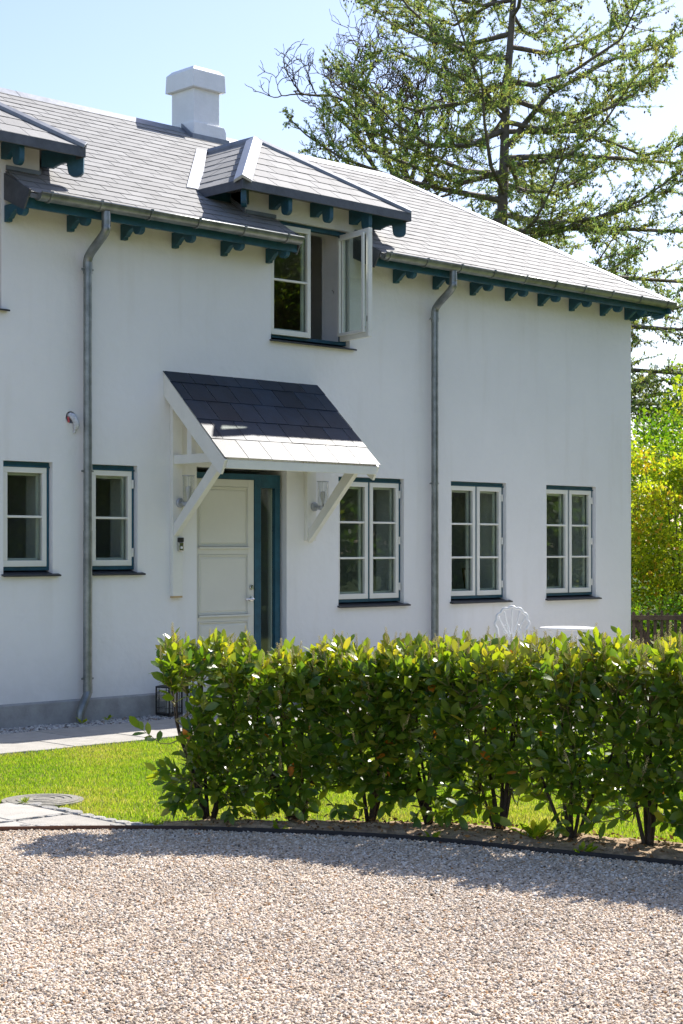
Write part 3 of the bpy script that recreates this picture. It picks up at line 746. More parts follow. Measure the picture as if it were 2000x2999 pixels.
    bracket(wr+.02, 'dorm', .40, dormer, R(45), y=.0); bracket(wl-.03, 'dorm', .40, dormer, R(-45), y=-.01)
    for yy in (.28,): bracket(wl, 'dorm', .30, dormer, R(-90), y=yy)

# canopy over the door
can = MB().box(10.333, 10.46, -.05, -.002, 1.162, 3.16)
canopy = can.build('canopy', M['white'], house, bevel=.004)
cs = .9387; cl_ = math.hypot(1, cs); cv = (0, 1/cl_, cs/cl_)
yF = -.957; zF = 3.403 + cs*yF
crow = [-.957, -.751, -.537, -.321, -.118, 0.0]
for i in range(5):
    b0 = (crow[i]-yF)*cl_; b1 = (crow[i+1]-yF)*cl_
    o_ = Vector((0, yF, zF)) + Vector(cv)*b0
    def ci(a, b): return [(10.247, 10.247, 12.36, 12.36)]
    off = [10.512-.302, 10.66-.302, 10.50-.302, 10.64-.302, 10.53-.302][i]
    slate_field(o_ + Vector((off % .302, 0, 0)), (1, 0, 0), cv, n_of((1, 0, 0), cv), 1, b1-b0, .303, lambda a, b, q=off % .302: [(10.247-q, 10.247-q, 12.36-q, 12.36-q)], canopy, 60+i)
cb = MB(); ncv = n_of((1, 0, 0), cv)
q = [Vector((x_, y_, 3.403+cs*y_)) - ncv*.004 for x_, y_ in ((10.27, -.01), (12.34, -.01), (12.34, yF+.03), (10.27, yF+.03))]
cb.prism(q, -ncv*.018); cb.build('canopy_boarding', M['white'], canopy)
def rake(x):
    p = [(x, -.002, 3.395), (x, -.94, 2.505), (x, -.955, 2.49), (x, -.885, 2.352), (x, -.85, 2.372), (x, -.79, 2.425), (x, -.002, 3.16)]
    MB().prism(p, (.032, 0, 0)).build('rake_board', M['white'], canopy, bevel=.003)
rake(10.256); rake(12.32)
MB().box(10.29, 12.318, -.955, -.925, 2.408, 2.494).build('front_board', M['white'], canopy, bevel=.003)
MB().box(12.161, 12.30, -.05, -.002, 1.72, 3.16).build('post', M['white'], canopy, bevel=.004)
for x in (10.345, 12.175):
    MB().box(x, x+.07, -.82, -.051, 2.482, 2.572).build('crossbar', M['white'], canopy, bevel=.003)
    MB().box(x, x+.07, -.33, -.26, 2.573, 2.93).build('strut', M['white'], canopy, bevel=.003)
    z0 = 1.76 if x < 11 else 1.70
    MB().prism([(x, -.051, z0), (x, -.051, z0+.13), (x, -.66, 2.481), (x, -.80, 2.481), (x, -.74, 2.40)], (.065, 0, 0)).build('brace', M['white'], canopy, bevel=.003)
MB().box(10.336, 10.458, -.049, -.003, 1.145, 1.161).build('post_end', M['beige'], canopy)

# chimney
cx0, cx1, cy0, cy1 = 12.33, 12.72, 2.09, 2.51
ch = MB().box(cx0, cx1, cy0, cy1, 6.3, 7.06)
chim = ch.build('chimney', M['chim'], house, bevel=.006)
c_ = .055
MB().add([(cx0-c_, cy0-c_, 7.06), (cx1+c_, cy0-c_, 7.06), (cx1+c_, cy1+c_, 7.06), (cx0-c_, cy1+c_, 7.06),
          (cx0-c_+.008, cy0-c_+.008, 7.265), (cx1+c_-.008, cy0-c_+.008, 7.265), (cx1+c_-.008, cy1+c_-.008, 7.265), (cx0-c_+.008, cy1+c_-.008, 7.265),
          (cx0-c_+.06, cy0-c_+.06, 7.32), (cx1+c_-.06, cy0-c_+.06, 7.32), (cx1+c_-.06, cy1+c_-.06, 7.32), (cx0-c_+.06, cy1+c_-.06, 7.32)],
         [(0,3,2,1),(0,1,5,4),(1,2,6,5),(2,3,7,6),(3,0,4,7),(4,5,9,8),(5,6,10,9),(6,7,11,10),(7,4,8,11),(8,9,10,11)]).build('chimney_cap', M['chim'], chim, bevel=.004)
MB().prism([(cx0-.015, cy0-.02, 6.40), (cx1+.10, cy0-.02, 6.40), (cx1+.09, cy0-.02, 6.60), (cx1+.06, cy0-.02, 6.655), (cx0-.015, cy0-.02, 6.66)], (0, .46, 0)).build('chimney_foot', M['chim'], chim, bevel=.006)
MB().box(cx0-.05, cx1+.12, cy0-.04, cy0-.022, rz(cy0)-.03, rz(cy0)+.05).build('chimney_flashing', M['zinc'], chim)
MB().prism([(cx0-.04, cy0-.035, 6.43), (cx0-.04, RIDGE, 6.60), (cx0-.04, RIDGE, 6.66), (cx0-.04, cy0-.035, 6.49)], (.02, 0, 0)).build('chimney_flashing', M['zinc'], chim)

# gutters and downpipes
def gutter(x0, x1, brs):
    cy_, cz, r_ = -.425, 4.862, .068; mb = MB(); V_ = []; n = 12
    xs2 = [x0, x1]
    for x in xs2:
        for rr_ in (r_, r_-.004):
            for k in range(n+1):
                a = math.pi + math.pi*k/n; V_.append((x, cy_+rr_*math.cos(a), cz+rr_*math.sin(a)))
    m_ = n+1; F_ = []
    for k in range(n):
        F_.append((k, k+1, 2*m_+k+1, 2*m_+k)); F_.append((m_+k+1, m_+k, 3*m_+k, 3*m_+k+1))
    mb.add(V_, F_)
    mb.tube([(x0, cy_-r_, cz+.004), (x1, cy_-r_, cz+.004)], .009, 8)
    for x in xs2:
        mb.add([(x, cy_, cz)] + [(x, cy_+r_*math.cos(math.pi+math.pi*k/n), cz+r_*math.sin(math.pi+math.pi*k/n)) for k in range(n+1)], [(0, k+1, k+2) for k in range(n)])
    g = mb.build('gutter', M['galv'], house, smooth=False)
    for p in g.data.polygons: p.use_smooth = len(p.vertices) == 4
    for x in brs:
        b = MB(); P_ = []
        for k in range(n+1):
            a = math.pi + math.pi*k/n; P_.append((x, cy_+(r_+.004)*math.cos(a), cz+(r_+.004)*math.sin(a)))
        VV = []
        for p in P_:
            v = Vector((0, p[1]-cy_, p[2]-cz)).normalized()*.004
            VV += [(x-.012, p[1], p[2]), (x+.012, p[1], p[2]), (x+.012, p[1]+v.y, p[2]+v.z), (x-.012, p[1]+v.y, p[2]+v.z)]
        FF = [(i*4+k, i*4+(k+1) % 4, i*4+4+(k+1) % 4, i*4+4+k) for i in range(n) for k in range(4)]
        b.add(VV, FF); b.box(x-.012, x+.012, cy_-r_-.012, cy_-r_+.012, cz+.008, cz+.02)
        b.build('gutter_bracket', M['galv'], g)
    return g
gutter(8.49, 11.71, [8.60, 9.155, 9.739, 10.327, 10.917, 11.50])
gutter(12.94, 18.40, [13.01, 13.60, 14.17, 14.74, 15.317, 15.88, 16.448, 17.012, 17.613, 18.2])
gutter(1.7, 6.9, [2.2, 3, 4, 5, 6])
def bend(P, k=6):
    out = []
    for i in range(len(P)-1):
        p0, p1, p2, p3 = [Vector(P[max(0, min(len(P)-1, j))]) for j in (i-1, i, i+1, i+2)]
        for q in range(k):
            t = q/k; out.append(.5*((2*p1)+(p2-p0)*t+(2*p0-5*p1+4*p2-p3)*t*t+(3*p1-p0-3*p2+p3)*t**3))
    return out+[Vector(P[-1])]
def downpipe(x, xo, clips, foot):
    yc = -.085; r_ = .041
    top = bend([(xo, -.425, 4.80), (xo, -.425, 4.68), (xo, -.40, 4.60), (x, -.14, 4.46), (x, yc, 4.38), (x, yc, 4.28)])
    zf = .30 if foot else 0
    low = bend([(x, yc, .32), (x, yc-.005, .27), (x-.07, yc-.03, .16), (x-.11, yc-.04, .08), (x-.115, yc-.045, .0)]) if foot else [Vector((x, yc, .3)), Vector((x, yc, -.02))]
    mb = MB(); mb.tube(top, r_+.002, 16); mb.tube([(x, yc, 4.33), (x, yc, 1.80)], r_, 16); mb.tube([(x, yc, 1.81), (x, yc, .30)], r_+.003, 16); mb.tube(low, r_+.001, 16)
    mb.tube([(x, yc, 4.26), (x, yc, 4.37)], r_+.004, 16); mb.tube([(x, yc, .26), (x, yc, .345)], r_+.005, 16)
    p = mb.build('downpipe', M['galv'], house, smooth=True)
    m_ = p.modifiers.new('es', 'EDGE_SPLIT'); m_.split_angle = R(50)
    for z in clips:
        c = MB(); c.tube([(x, yc, z-.009), (x, yc, z+.009)], r_+.007, 16)
        c.box(x-r_-.028, x-r_-.002, yc-.008, yc+.008, z-.008, z+.008); c.box(x+r_+.002, x+r_+.022, yc-.008, yc+.008, z-.008, z+.008)
        c.tube([(x, yc+.03, z), (x, 0, z)], .005, 6)
        c.build('pipe_clip', M['galv'], p)
downpipe(9.278, 9.245, [4.30, 2.377, .398], True)
downpipe(14.145, 14.085, [4.30, 2.389, .42], True)

# windows
FY = .055
def frame_box(x0, x1, z0, z1, w, y0, y1, mb=None, wt=None, wb_=None):
    mb = mb or MB(); wt = wt or w; wb_ = wb_ or w
    mb.box(x0, x0+w, y0, y1, z0+wb_, z1-wt); mb.box(x1-w, x1, y0, y1, z0+wb_, z1-wt)
    mb.box(x0, x1, y0, y1, z1-wt, z1); mb.box(x0, x1, y0, y1, z0, z0+wb_); return mb
def casement(x0, x1, z0, z1, npane, parent, hinge='r', hinges=2, xform=None, stw=.048, y0=None):
    y0 = FY-.012 if y0 is None else y0
    xf = xform or (lambda p: p)
    c = frame_box(x0, x1, z0, z1, stw, y0, y0+.05, wt=.055, wb_=.058).xf(xf).build('casement', M['white'], parent, bevel=.004)
    gx0, gx1, gz0, gz1 = x0+stw, x1-stw, z0+.058, z1-.055
    H_ = (gz1-gz0)/npane
    for k in range(1, npane):
        z = gz0+H_*k; MB().box(gx0, gx1, y0+.006, y0+.046, z-.0115, z+.0115).xf(xf).build('glazing_bar', M['white'], c, bevel=.004)
    for k in range(npane):
        a = gz0+H_*k+(.0115 if k else 0); b = gz0+H_*(k+1)-(.0115 if k < npane-1 else 0)
        MB().box(gx0-.003, gx1+.003, y0+.026, y0+.030, a-.002, b+.002).xf(xf).build('pane', M['glass'], c)
    # inner sash lines (secondary glazing frame seen behind the glass)
    frame_box(x0+stw-.012, x1-stw+.012, z0+.05, z1-.048, .03, y0+.075, y0+.10).xf(xf).build('inner_sash', M['white'], c)
    hx = x1 if hinge == 'r' else x0
    for k in range(hinges):
        z = z0+.13+(z1-z0-.26)*k/(hinges-1)
        MB().tube([(hx+(.006 if hinge == 'r' else -.006), y0-.006, z-.042), (hx+(.006 if hinge == 'r' else -.006), y0-.006, z+.042)], .010, 8).xf(xf).build('hinge', M['white'], c)
    return c
def window(o, ncas, npane, hs, sill=True, left_hidden=False):
    x0, x1, z0, z1 = o
    fx0, fx1, fz0, fz1 = x0+.004, x1-.004, z0+.038, z1-.004
    f = frame_box(fx0, fx1, fz0, fz1, .034, FY, FY+.09, wb_=.036, wt=.04)
    if ncas == 2: xm = (fx0+fx1)/2; f.box(xm-.016, xm+.016, FY+.002, FY+.09, fz0+.036, fz1-.04)
    f.box(fx0+.001, fx1-.001, FY-.018, FY-.001, fz1-.05, fz1-.036)      # drip
    w = f.build('window', M['teal'], house, bevel=.003)
    s_ = MB().prism([(x0-.022, .12, z0+.036), (x0-.022, -.045, z0-.002), (x0-.022, -.045, z0-.018), (x0-.022, .0, z0-.012), (x0-.022, .12, z0+.0)], (x1-x0+.075, 0, 0))
    # sill wider than the opening: nose in front, body inside the opening
    s_ = MB(); s_.prism([(x0+.001, .12, z0+.036), (x0+.001, -.001, z0+.009), (x0+.001, -.001, z0-.009), (x0+.001, .12, z0+.002)], (x1-x0-.002, 0, 0))
    s_.prism([(x0-.02, -.0015, z0+.009), (x0-.02, -.05, z0-.002), (x0-.02, -.05, z0-.018), (x0-.02, -.0015, z0-.010)], (x1-x0+.085, 0, 0))
    s_.build('sill', M['sillslate'], w, bevel=.003)
    return w, (fx0, fx1, fz0, fz1)
def closed(o, ncas, npane, hinges):
    w, (a, b, c, d) = window(o, ncas, npane, None)
    if ncas == 1:
        casement(a+.022, b-.034, c+.036, d-.046, npane, w, 'r' if o[0] > 9 else 'l', hinges)
    else:
        m_ = (a+b)/2
        casement(a+.012, m_-.016, c+.036, d-.046, npane, w, 'l', hinges); casement(m_+.016, b-.036, c+.036, d-.046, npane, w, 'r', hinges)
closed(openings[1], 1, 2, 2); closed(openings[2], 1, 2, 2)
for k in (3, 4, 5): closed(openings[k], 2, 3, 3)
closed(openings[8], 1, 2, 2); closed(openings[9], 1, 2, 2)
closed(openings[0], 2, 2, 2)
w, (a, b, c, d) = window(openings[7], 2, 2, None)
# remove the fixed mullion for the open pair: rebuild the frame without it
me_ = frame_box(a, b, c, d, .034, FY, FY+.09, wb_=.036, wt=.04); me_.box(a+.001, b-.001, FY-.018, FY-.001, d-.05, d-.036)
nm_ = bpy.data.meshes.new('window'); nm_.from_pydata(me_.v, [], me_.f); nm_.materials.append(M['teal']); w.data = nm_
def rot_about(px_, py_, ang):
    c_, s_ = math.cos(ang), math.sin(ang)
    return lambda p: Vector((px_+(p.x-px_)*c_-(p.y-py_)*s_, py_+(p.x-px_)*s_+(p.y-py_)*c_, p.z))
cw = .56
casement(11.706, 11.706+cw, c+.030, d-.046, 2, w, 'l', 2, rot_about(11.706, FY-.012, R(-2.5)), y0=FY-.03)
hx = b-.072
# opened right leaf, hinged on the right jamb and swung out past a right angle
oc = casement(hx-cw, hx, c+.036, d-.046, 1, w, 'r', 2, rot_about(hx, FY-.03, R(80)), y0=FY-.03)
rf = rot_about(hx, FY-.03, R(80))
MB().box(hx-cw+.02, hx-cw+.03, FY+.0, FY+.03, c+.20, c+.26).xf(rf).build('stay_hook', M['chrome'], oc)
MB().tube([rf(Vector((hx-cw+.05, FY+.04, c+.13+.02*math.cos(a_)))) + Vector((.02*math.sin(a_), 0, 0)) for a_ in [i*math.pi/5 for i in range(11)]], .003, 5).build('stay_hook', M['chrome'], oc)
MB().tube([(hx-.03, FY+.12, 4.50), (hx-.09, FY+.03, 4.475), (hx-.12, FY-.0, 4.45)], .004, 5).build('window_stay', M['black'], w)

# front door
DY = .06
df = MB(); df.box(10.684, 10.70, DY-.002, DY+.1, .12, 2.42); df.box(10.70, 11.512, DY-.002, DY+.1, 2.362, 2.42)
df.box(11.512, 11.60, DY-.002, DY+.1, .12, 2.42); df.box(11.60, 11.862, DY-.002, DY+.1, 2.278, 2.42); df.box(11.80, 11.862, DY-.002, DY+.1, .12, 2.278); df.box(11.60, 11.80, DY-.002, DY+.1, .12, .22)
df.box(11.862, 11.90, DY+.03, DY+.1, .12, 2.42)
door = df.build('front_door', M['teal'], house, bevel=.003)
MB().box(11.598, 11.802, DY+.035, DY+.041, .218, 2.28).build('pane', M['glass'], door)
MB().box(11.78, 11.797, DY+.045, DY+.09, .22, 2.278).build('inner_sash', M['white'], door)
lf = MB(); lx0, lx1 = 10.706, 11.506
lf.box(lx0, lx1, DY+.018, DY+.06, .14, 2.358)
rails = [(.14, .26), (.885, .953), (1.577, 1.657), (2.28, 2.358)]
for a_, b_ in rails: lf.box(lx0+.045, lx1-.075, DY+.006, DY+.018, a_, b_)
lf.box(lx0, lx0+.045, DY+.006, DY+.018, .14, 2.358); lf.box(lx1-.075, lx1, DY+.006, DY+.018, .14, 2.358)
leaf_ = lf.build('door_leaf', M['door'], door, bevel=.003)
for z0_, z1_ in ((.26, .885), (.953, 1.577), (1.657, 2.28)):
    px0, px1 = lx0+.045, lx1-.075
    frame_box(px0+.002, px1-.002, z0_+.002, z1_-.002, .012, DY+.001, DY+.017).build('door_moulding', M['door'], door, bevel=.003)
    MB().add([(px0+.03, DY+.0175, z0_+.03), (px1-.03, DY+.0175, z0_+.03), (px1-.03, DY+.0175, z1_-.03), (px0+.03, DY+.0175, z1_-.03),
              (px0+.045, DY+.010, z0_+.045), (px1-.045, DY+.010, z0_+.045), (px1-.045, DY+.010, z1_-.045), (px0+.045, DY+.010, z1_-.045)],
             [(4,5,6,7), (0,1,5,4), (1,2,6,5), (2,3,7,6), (3,0,4,7)]).build('door_panel', M['door'], door)
    MB().box(px0-.004, px1+.012, DY-.022, DY+.005, z0_-.022, z0_-.002).build('weather_bar', M['door'], door, bevel=.003)
MB().lathe((11.468, DY+.006, 1.228), [(.026, 0), (.026, -.012), (.022, -.018), (.012, -.019), (.011, -.012), (.001, -.012)], 20, 'y').build('door_lock', M['chrome'], door, smooth=False)
hb = MB().lathe((11.468, DY+.006, 1.108), [(.026, 0), (.026, -.010), (.012, -.014), (.010, -.045), (.001, -.045)], 20, 'y')
hb.tube([(11.468, DY-.035, 1.108), (11.44, DY-.042, 1.108), (11.345, DY-.042, 1.106)], [.010, .009, .008], 8)
hb.build('door_handle', M['chrome'], door)
# door bell on the post
bell = MB().box(10.391, 10.452, -.078, -.051, 1.614, 1.700).build('doorbell', M['chrome'], house, bevel=.004)
MB().box(10.391, 10.452, -.080, -.051, 1.7015, 1.748).build('bell_camera', M['black'], bell, bevel=.004)
MB().lathe((10.421, -.078, 1.648), [(.014, 0), (.014, -.005), (.001, -.006)], 16, 'y').build('bell_button', M['white'], bell)
# wall lamps
def lamp(x, y, z):
    l_ = MB().lathe((x, y, z), [(.048, 0), (.048, -.02), (.040, -.028), (.001, -.028)], 24, 'y')
    l_.tube([(x, y-.02, z), (x, y-.10, z), (x, y-.115, z+.0)], .013, 10)
    cy_ = y-.14
    l_.lathe((x, cy_, z-.025), [(.03, -.012), (.052, -.005), (.060, .0), (.060, .026), (.001, .026)], 24)
    for k in range(3):
        a_ = 2*math.pi*k/3+.9; l_.tube([(x+.062*math.cos(a_), cy_+.062*math.sin(a_), z), (x+.062*math.cos(a_), cy_+.062*math.sin(a_), z+.27)], .0028, 6)
    for k in range(24):
        a0, a1 = 2*math.pi*k/24, 2*math.pi*(k+1)/24
        l_.tube([(x+.062*math.cos(a0), cy_+.062*math.sin(a0), z+.27), (x+.062*math.cos(a1), cy_+.062*math.sin(a1), z+.27)], .004, 5)
    o = l_.build('wall_lamp', M['lead_litcap'], house, smooth=False)
    g = MB(); n = 24
    V_ = [(x+r_*math.cos(2*math.pi*k/n), cy_+r_*math.sin(2*math.pi*k/n), zz) for r_ in (.056, .053) for zz in (z+.005, z+.265) for k in range(n)]
    g.add(V_, [(k, (k+1) % n, n+(k+1) % n, n+k) for k in range(n)] + [(2*n+(k+1) % n, 2*n+k, 3*n+k, 3*n+(k+1) % n) for k in range(n)])
    g.build('lamp_glass', M['lampglass'], o, smooth=True)
    MB().lathe((x, cy_, z), [(.012, 0), (.014, .05), (.026, .10), (.03, .13), (.022, .16), (.001, .17)], 14).build('light_bulb', M['curtain'], o, smooth=True)
    MB().lathe((x, cy_, z+.268), [(.063, 0), (.063, .006), (.001, .008)], 24).build('lamp_lid', M['lampglass'], o)
lamp(10.42, -.051, 2.095); lamp(12.262, -.051, 2.087)
# wires in the wall hole
wr_ = MB(); hx_, hz_ = HOLE[0], HOLE[1]
wr_.tube(bend([(hx_-.01, .05, hz_+.02), (hx_+.0, -.02, hz_+.01), (hx_+.03, -.045, hz_-.05), (hx_+.04, -.03, hz_-.11)]), [.022]*4+[.03]*12+[.024]*3, 9)
wr_.tube(bend([(hx_+.02, .05, hz_+.02), (hx_+.04, -.015, hz_+.0), (hx_+.05, -.03, hz_-.06), (hx_+.03, -.015, hz_-.15)]), .012, 6)
wires = tag(wr_.build('cable_bundle', M['wire'], None, smooth=True), 'plastic wrapped cable end poking out of the round hole in the white wall', 'cable')
MB().tube([(hx_-.035, -.004, hz_+.0), (hx_-.032, -.014, hz_-.05)], .011, 7).build('connector', M['red'], wires)

# slates -> objects
SL.sort(key=lambda t: -t[0]*(50 if t[3] is canopy else 1))
for ar, vs, fs, par in SL[:300]:
    me = bpy.data.meshes.new('slate'); me.from_pydata(vs, [], fs); me.materials.append(M['canopyslate' if par is canopy else 'slate']); link('slate', me, par)
rest = {}
mb = MB()
for ar, vs, fs, par in SL[300:]: mb.add(vs, fs)
kind(mb.build('slate', M['slate2'], roof), 'stuff')

# ------------------------------------------------------------------ things in and by the house
def T_(x, y, z=0): return (x, y, z)
pot = thing('plant_pot', 'terracotta plant pot on the window ledge behind the window right of the door', 'plant pot', (12.86, .33, 1.03))
MB().lathe((12.86, .33, 1.035), [(.045, 0), (.062, .12), (.075, .12), (.075, .155), (.06, .155), (.055, .12), (.001, .12)], 20).build('pot', M['terra'], pot)
MB().box(12.69, 13.70, .15, .449, 1.0, 1.032).build('window_board', M['white'], house); MB().box(14.52, 15.51, .15, .449, 1.0, 1.032).build('window_board', M['white'], house); MB().box(16.29, 17.28, .15, .449, 1.0, 1.032).build('window_board', M['white'], house)
V_ = MB()
for k in range(9):
    a_ = k*.7; V_.tube(bend([(12.86, .33, 1.15), (12.86+.03*math.cos(a_), .33+.03*math.sin(a_), 1.22), (12.86+.07*math.cos(a_), .33+.07*math.sin(a_), 1.24+.03*(k % 3))]), [.004]*3+[.012]*8+[.001]*2, 4)
V_.build('houseplant', M['weed'], pot)
fr = thing('picture_frame', 'dark framed picture leaning inside the second window from the house corner', 'picture frame', (15.26, .30, 1.033))
rx = lambda p: Vector((p.x, p.y+(p.z-1.033)*.18, p.z))
frame_box(15.12, 15.38, 1.034, 1.40, .025, .29, .31).xf(rx).build('frame', M['brown'], fr)
MB().box(15.145, 15.355, .305, .309, 1.059, 1.375).xf(rx).build('picture', M['cream'], fr)
tp = MB().tube(bend([(16.62, .36, 1.033), (16.62, .36, 1.22), (16.62, .33, 1.30), (16.62, .27, 1.30), (16.62, .24, 1.24)]), .011, 8)
tag(tp.build('tap', M['chrome']), 'curved chrome tap seen through the window nearest the house corner', 'tap')
tp = MB().tube([(16.98, .30, 1.04), (17.06, .30, 1.22), (17.12, .34, 1.16)], .007, 6).lathe((16.99, .30, 1.033), [(.04, 0), (.04, .012), (.001, .014)], 14)
tag(tp.build('desk_lamp', M['black']), 'small angled black lamp behind the right casement nearest the house corner', 'lamp')
wd = thing('wardrobe', 'dark brown cabinet inside the room behind the open upstairs casement', 'cabinet', (13.1, 1.6, 2.86))
MB().box(12.9, 13.44, 1.30, 1.9, 2.862, 4.78).build('carcass', M['brown'], wd); MB().box(12.88, 12.899, 1.32, 1.59, 2.9, 4.74).build('cabinet_door', M['brown'], wd); MB().box(12.88, 12.899, 1.61, 1.88, 2.9, 4.74).build('cabinet_door', M['brown'], wd)
cv_ = MB(); VV = []
for k in range(26):
    t = k/25; xx = 11.72+.22*t; yy = .24+.018*math.sin(k*1.4); VV += [(xx+.02, yy, 5.10), (xx-.02+.10*t*0, yy, 3.87)]
cv_.add(VV + [(a, b+.004, c_2) for a, b, c_2 in VV], [(2*k, 2*k+1, 2*k+3, 2*k+2) for k in range(25)] + [(52+2*k, 52+2*k+2, 52+2*k+3, 52+2*k+1) for k in range(25)])
tag(cv_.build('curtain', M['curtain'], smooth=True), 'pale curtain hanging behind the left casement of the open upstairs window', 'curtain')

# lantern
lt = thing('lantern', 'black metal lantern with glass sides standing by the plinth at the hedge end', 'lantern', (10.17, -.20, 0))
def lxf(p):
    a_ = R(8); c_, s_ = math.cos(a_), math.sin(a_); return Vector((10.17+p.x*c_-p.y*s_, -.20+p.x*s_+p.y*c_, p.z))
h_ = .095
mb = MB(); mb.box(-h_, h_, -h_, h_, .0, .022); mb.box(-h_, h_, -h_, h_, .268, .282)
for sx in (-1, 1):
    for sy in (-1, 1): mb.box(sx*h_-(.012 if sx > 0 else 0), sx*h_+(.012 if sx < 0 else 0), sy*h_-(.012 if sy > 0 else 0), sy*h_+(.012 if sy < 0 else 0), .022, .268)
mb.xf(lxf).build('frame', M['black'], lt)
mb = MB()
for s_ in (-1, 1):
    for q in (-.05, .05):
        mb.box(q-.002, q+.002, s_*h_*.97-.002, s_*h_*.97+.002, .022, .268); mb.box(s_*h_*.97-.002, s_*h_*.97+.002, q-.002, q+.002, .022, .268)
    for z in (.07, .225):
        mb.box(-.083, .083, s_*h_*.97-.0018, s_*h_*.97+.0018, z-.002, z+.002); mb.box(s_*h_*.97-.0018, s_*h_*.97+.0018, -.083, .083, z-.002, z+.002)
mb.xf(lxf).build('bars', M['black'], lt)
for s_ in (-1, 1):
    MB().box(-.083, .083, s_*.086-.001, s_*.086+.001, .022, .268).xf(lxf).build('pane', M['lampglass'], lt); MB().box(s_*.086-.001, s_*.086+.001, -.082, .082, .0225, .2675).xf(lxf).build('pane', M['lampglass'], lt)
mb = MB().add([(-h_, -h_, .282), (h_, -h_, .282), (h_, h_, .282), (-h_, h_, .282), (-.03, -.03, .30), (.03, -.03, .30), (.03, .03, .30), (-.03, .03, .30)], [(0,1,5,4), (1,2,6,5), (2,3,7,6), (3,0,4,7), (4,5,6,7)])
mb.box(-.028, .028, -.028, .028, .30, .345); mb.xf(lxf).build('lid', M['black'], lt)
MB().tube([(.0 + .036*math.sin(a_)*1.0, 0, .385-.042*math.cos(a_)) for a_ in [R(25)+i*R(310)/16 for i in range(17)]], .004, 6).xf(lxf).build('handle', M['black'], lt)
MB().lathe((10.17, -.2, .022), [(.035, 0), (.035, .12), (.001, .125)], 16).build('candle', M['cream'], lt)

# garden chair and table
chr_ = thing('garden_chair', 'white cast iron garden chair with scalloped shell back beside the small table', 'chair', (14.8, -.75, 0))
CA = R(-36)
def cxf(p):
    c_, s_ = math.cos(CA), math.sin(CA); return Vector((14.8+p.x*c_-p.y*s_, -.75+p.x*s_+p.y*c_, p.z))
# local: back plane x-z at y=+.18, facing -y
arc = []
nl = 7
for k in range(nl):
    a0 = math.pi*1.08 - (math.pi*1.16)*k/nl; a1 = math.pi*1.08 - (math.pi*1.16)*(k+1)/nl; am = (a0+a1)/2; Rr = .185
    for q in range(6):
        a_ = a0+(a1-a0)*q/6; b_ = 1+.11*math.sin(math.pi*q/6); arc.append((Rr*b_*math.cos(a_), .18-.0*a_, .755+Rr*b_*math.sin(a_)))
arc.append((.185*math.cos(-.08*math.pi), .18, .755+.185*math.sin(-.08*math.pi)))
arc = [( .16, .18, .45)] + [(-x, y, z) for x, y, z in arc] + [(-.16, .18, .45)] if False else [(-.14, .17, .45)] + arc + [(.14, .17, .45)]
MB().tube([Vector(p) for p in arc], .016, 8).xf(cxf).build('backrest', M['castiron'], chr_, smooth=True)
mb = MB()
for k in range(5):
    a_ = R(150-30*k); tip = (.185*math.cos(a_), .18, .755+.17*math.sin(a_)); mb.tube(bend([(0, .18, .58), (.07*math.cos(a_)*1.3, .18, .66+.05*math.sin(a_)), tip]), .008, 6)
for s_ in (-1, 1):
    mb.tube([(s_*(.07+.035*math.cos(a_)), .18, .70+.05*math.sin(a_)) for a_ in [i*math.pi/5 for i in range(11)]], .006, 6)
mb.tube([(0, .18, .58), (0, .175, .45)], .012, 6); mb.xf(cxf).build('back_tracery', M['castiron'], chr_, smooth=True)
MB().lathe((0, 0, .44), [(.19, 0), (.20, .008), (.19, .018), (.001, .02)], 28).xf(cxf).build('seat', M['castiron'], chr_)
for sx, sy in ((-1, -1), (1, -1), (-1, 1), (1, 1)):
    MB().tube(bend([(sx*.13, sy*.12, .44), (sx*.16, sy*.15, .28), (sx*.12, sy*.12, .12), (sx*.18, sy*.18, .0)]), .011, 6).xf(cxf).build('leg', M['castiron'], chr_, smooth=True)
tb = thing('garden_table', 'small round white cast iron table by the house wall behind the hedge', 'table', (15.44, -1.0, 0))
MB().lathe((15.44, -1.0, .70), [(.30, -.01), (.325, -.004), (.33, .004), (.325, .012), (.28, .012), (.275, .016), (.001, .016)], 40).build('tabletop', M['castiron'], tb)
for k in range(3):
    a_ = 2*math.pi*k/3+.4; c_, s_ = math.cos(a_), math.sin(a_)
    MB().tube(bend([(15.44+.22*c_, -1+.22*s_, .69), (15.44+.10*c_, -1+.10*s_, .50), (15.44+.08*c_, -1+.08*s_, .25), (15.44+.25*c_, -1+.25*s_, 0)]), .011, 6).build('leg', M['castiron'], tb, smooth=True)

# ------------------------------------------------------------------ picket fence
fn = thing('picket_fence', 'low weathered brown picket fence beyond the right corner of the house', 'fence', (20.5, .5, 0))
FP0, FP1 = Vector((19.2, 1.65, 0)), Vector((22.0, -1.02, 0)); fd = (FP1-FP0).normalized(); fnn = Vector((-fd.y, fd.x, 0))
k = 0; L = (FP1-FP0).length; s_ = 0
while s_ < L:
    hgt = rnd.uniform(.70, .76); lean = rnd.uniform(-.01, .01); wd_ = .042
    p = FP0 + fd*s_; a_ = p; b_ = p+fd*wd_
    top = [a_+Vector((0, 0, .05)), b_+Vector((0, 0, .05)), b_+fd*lean+Vector((0, 0, hgt-.025)), a_+fd*(wd_/2+lean)+Vector((0, 0, hgt)), a_+fd*lean+Vector((0, 0, hgt-.025))]
    MB().prism(top, fnn*.018).build('picket', M['fence'], fn); s_ += rnd.uniform(.094, .106)
for z in (.25, .60): MB().prism([FP0+fnn*-.03+Vector((0, 0, z)), FP1+fnn*-.03+Vector((0, 0, z)), FP1+fnn*-.03+Vector((0, 0, z+.07)), FP0+fnn*-.03+Vector((0, 0, z+.07))], fnn*.029).build('rail', M['fence'], fn)
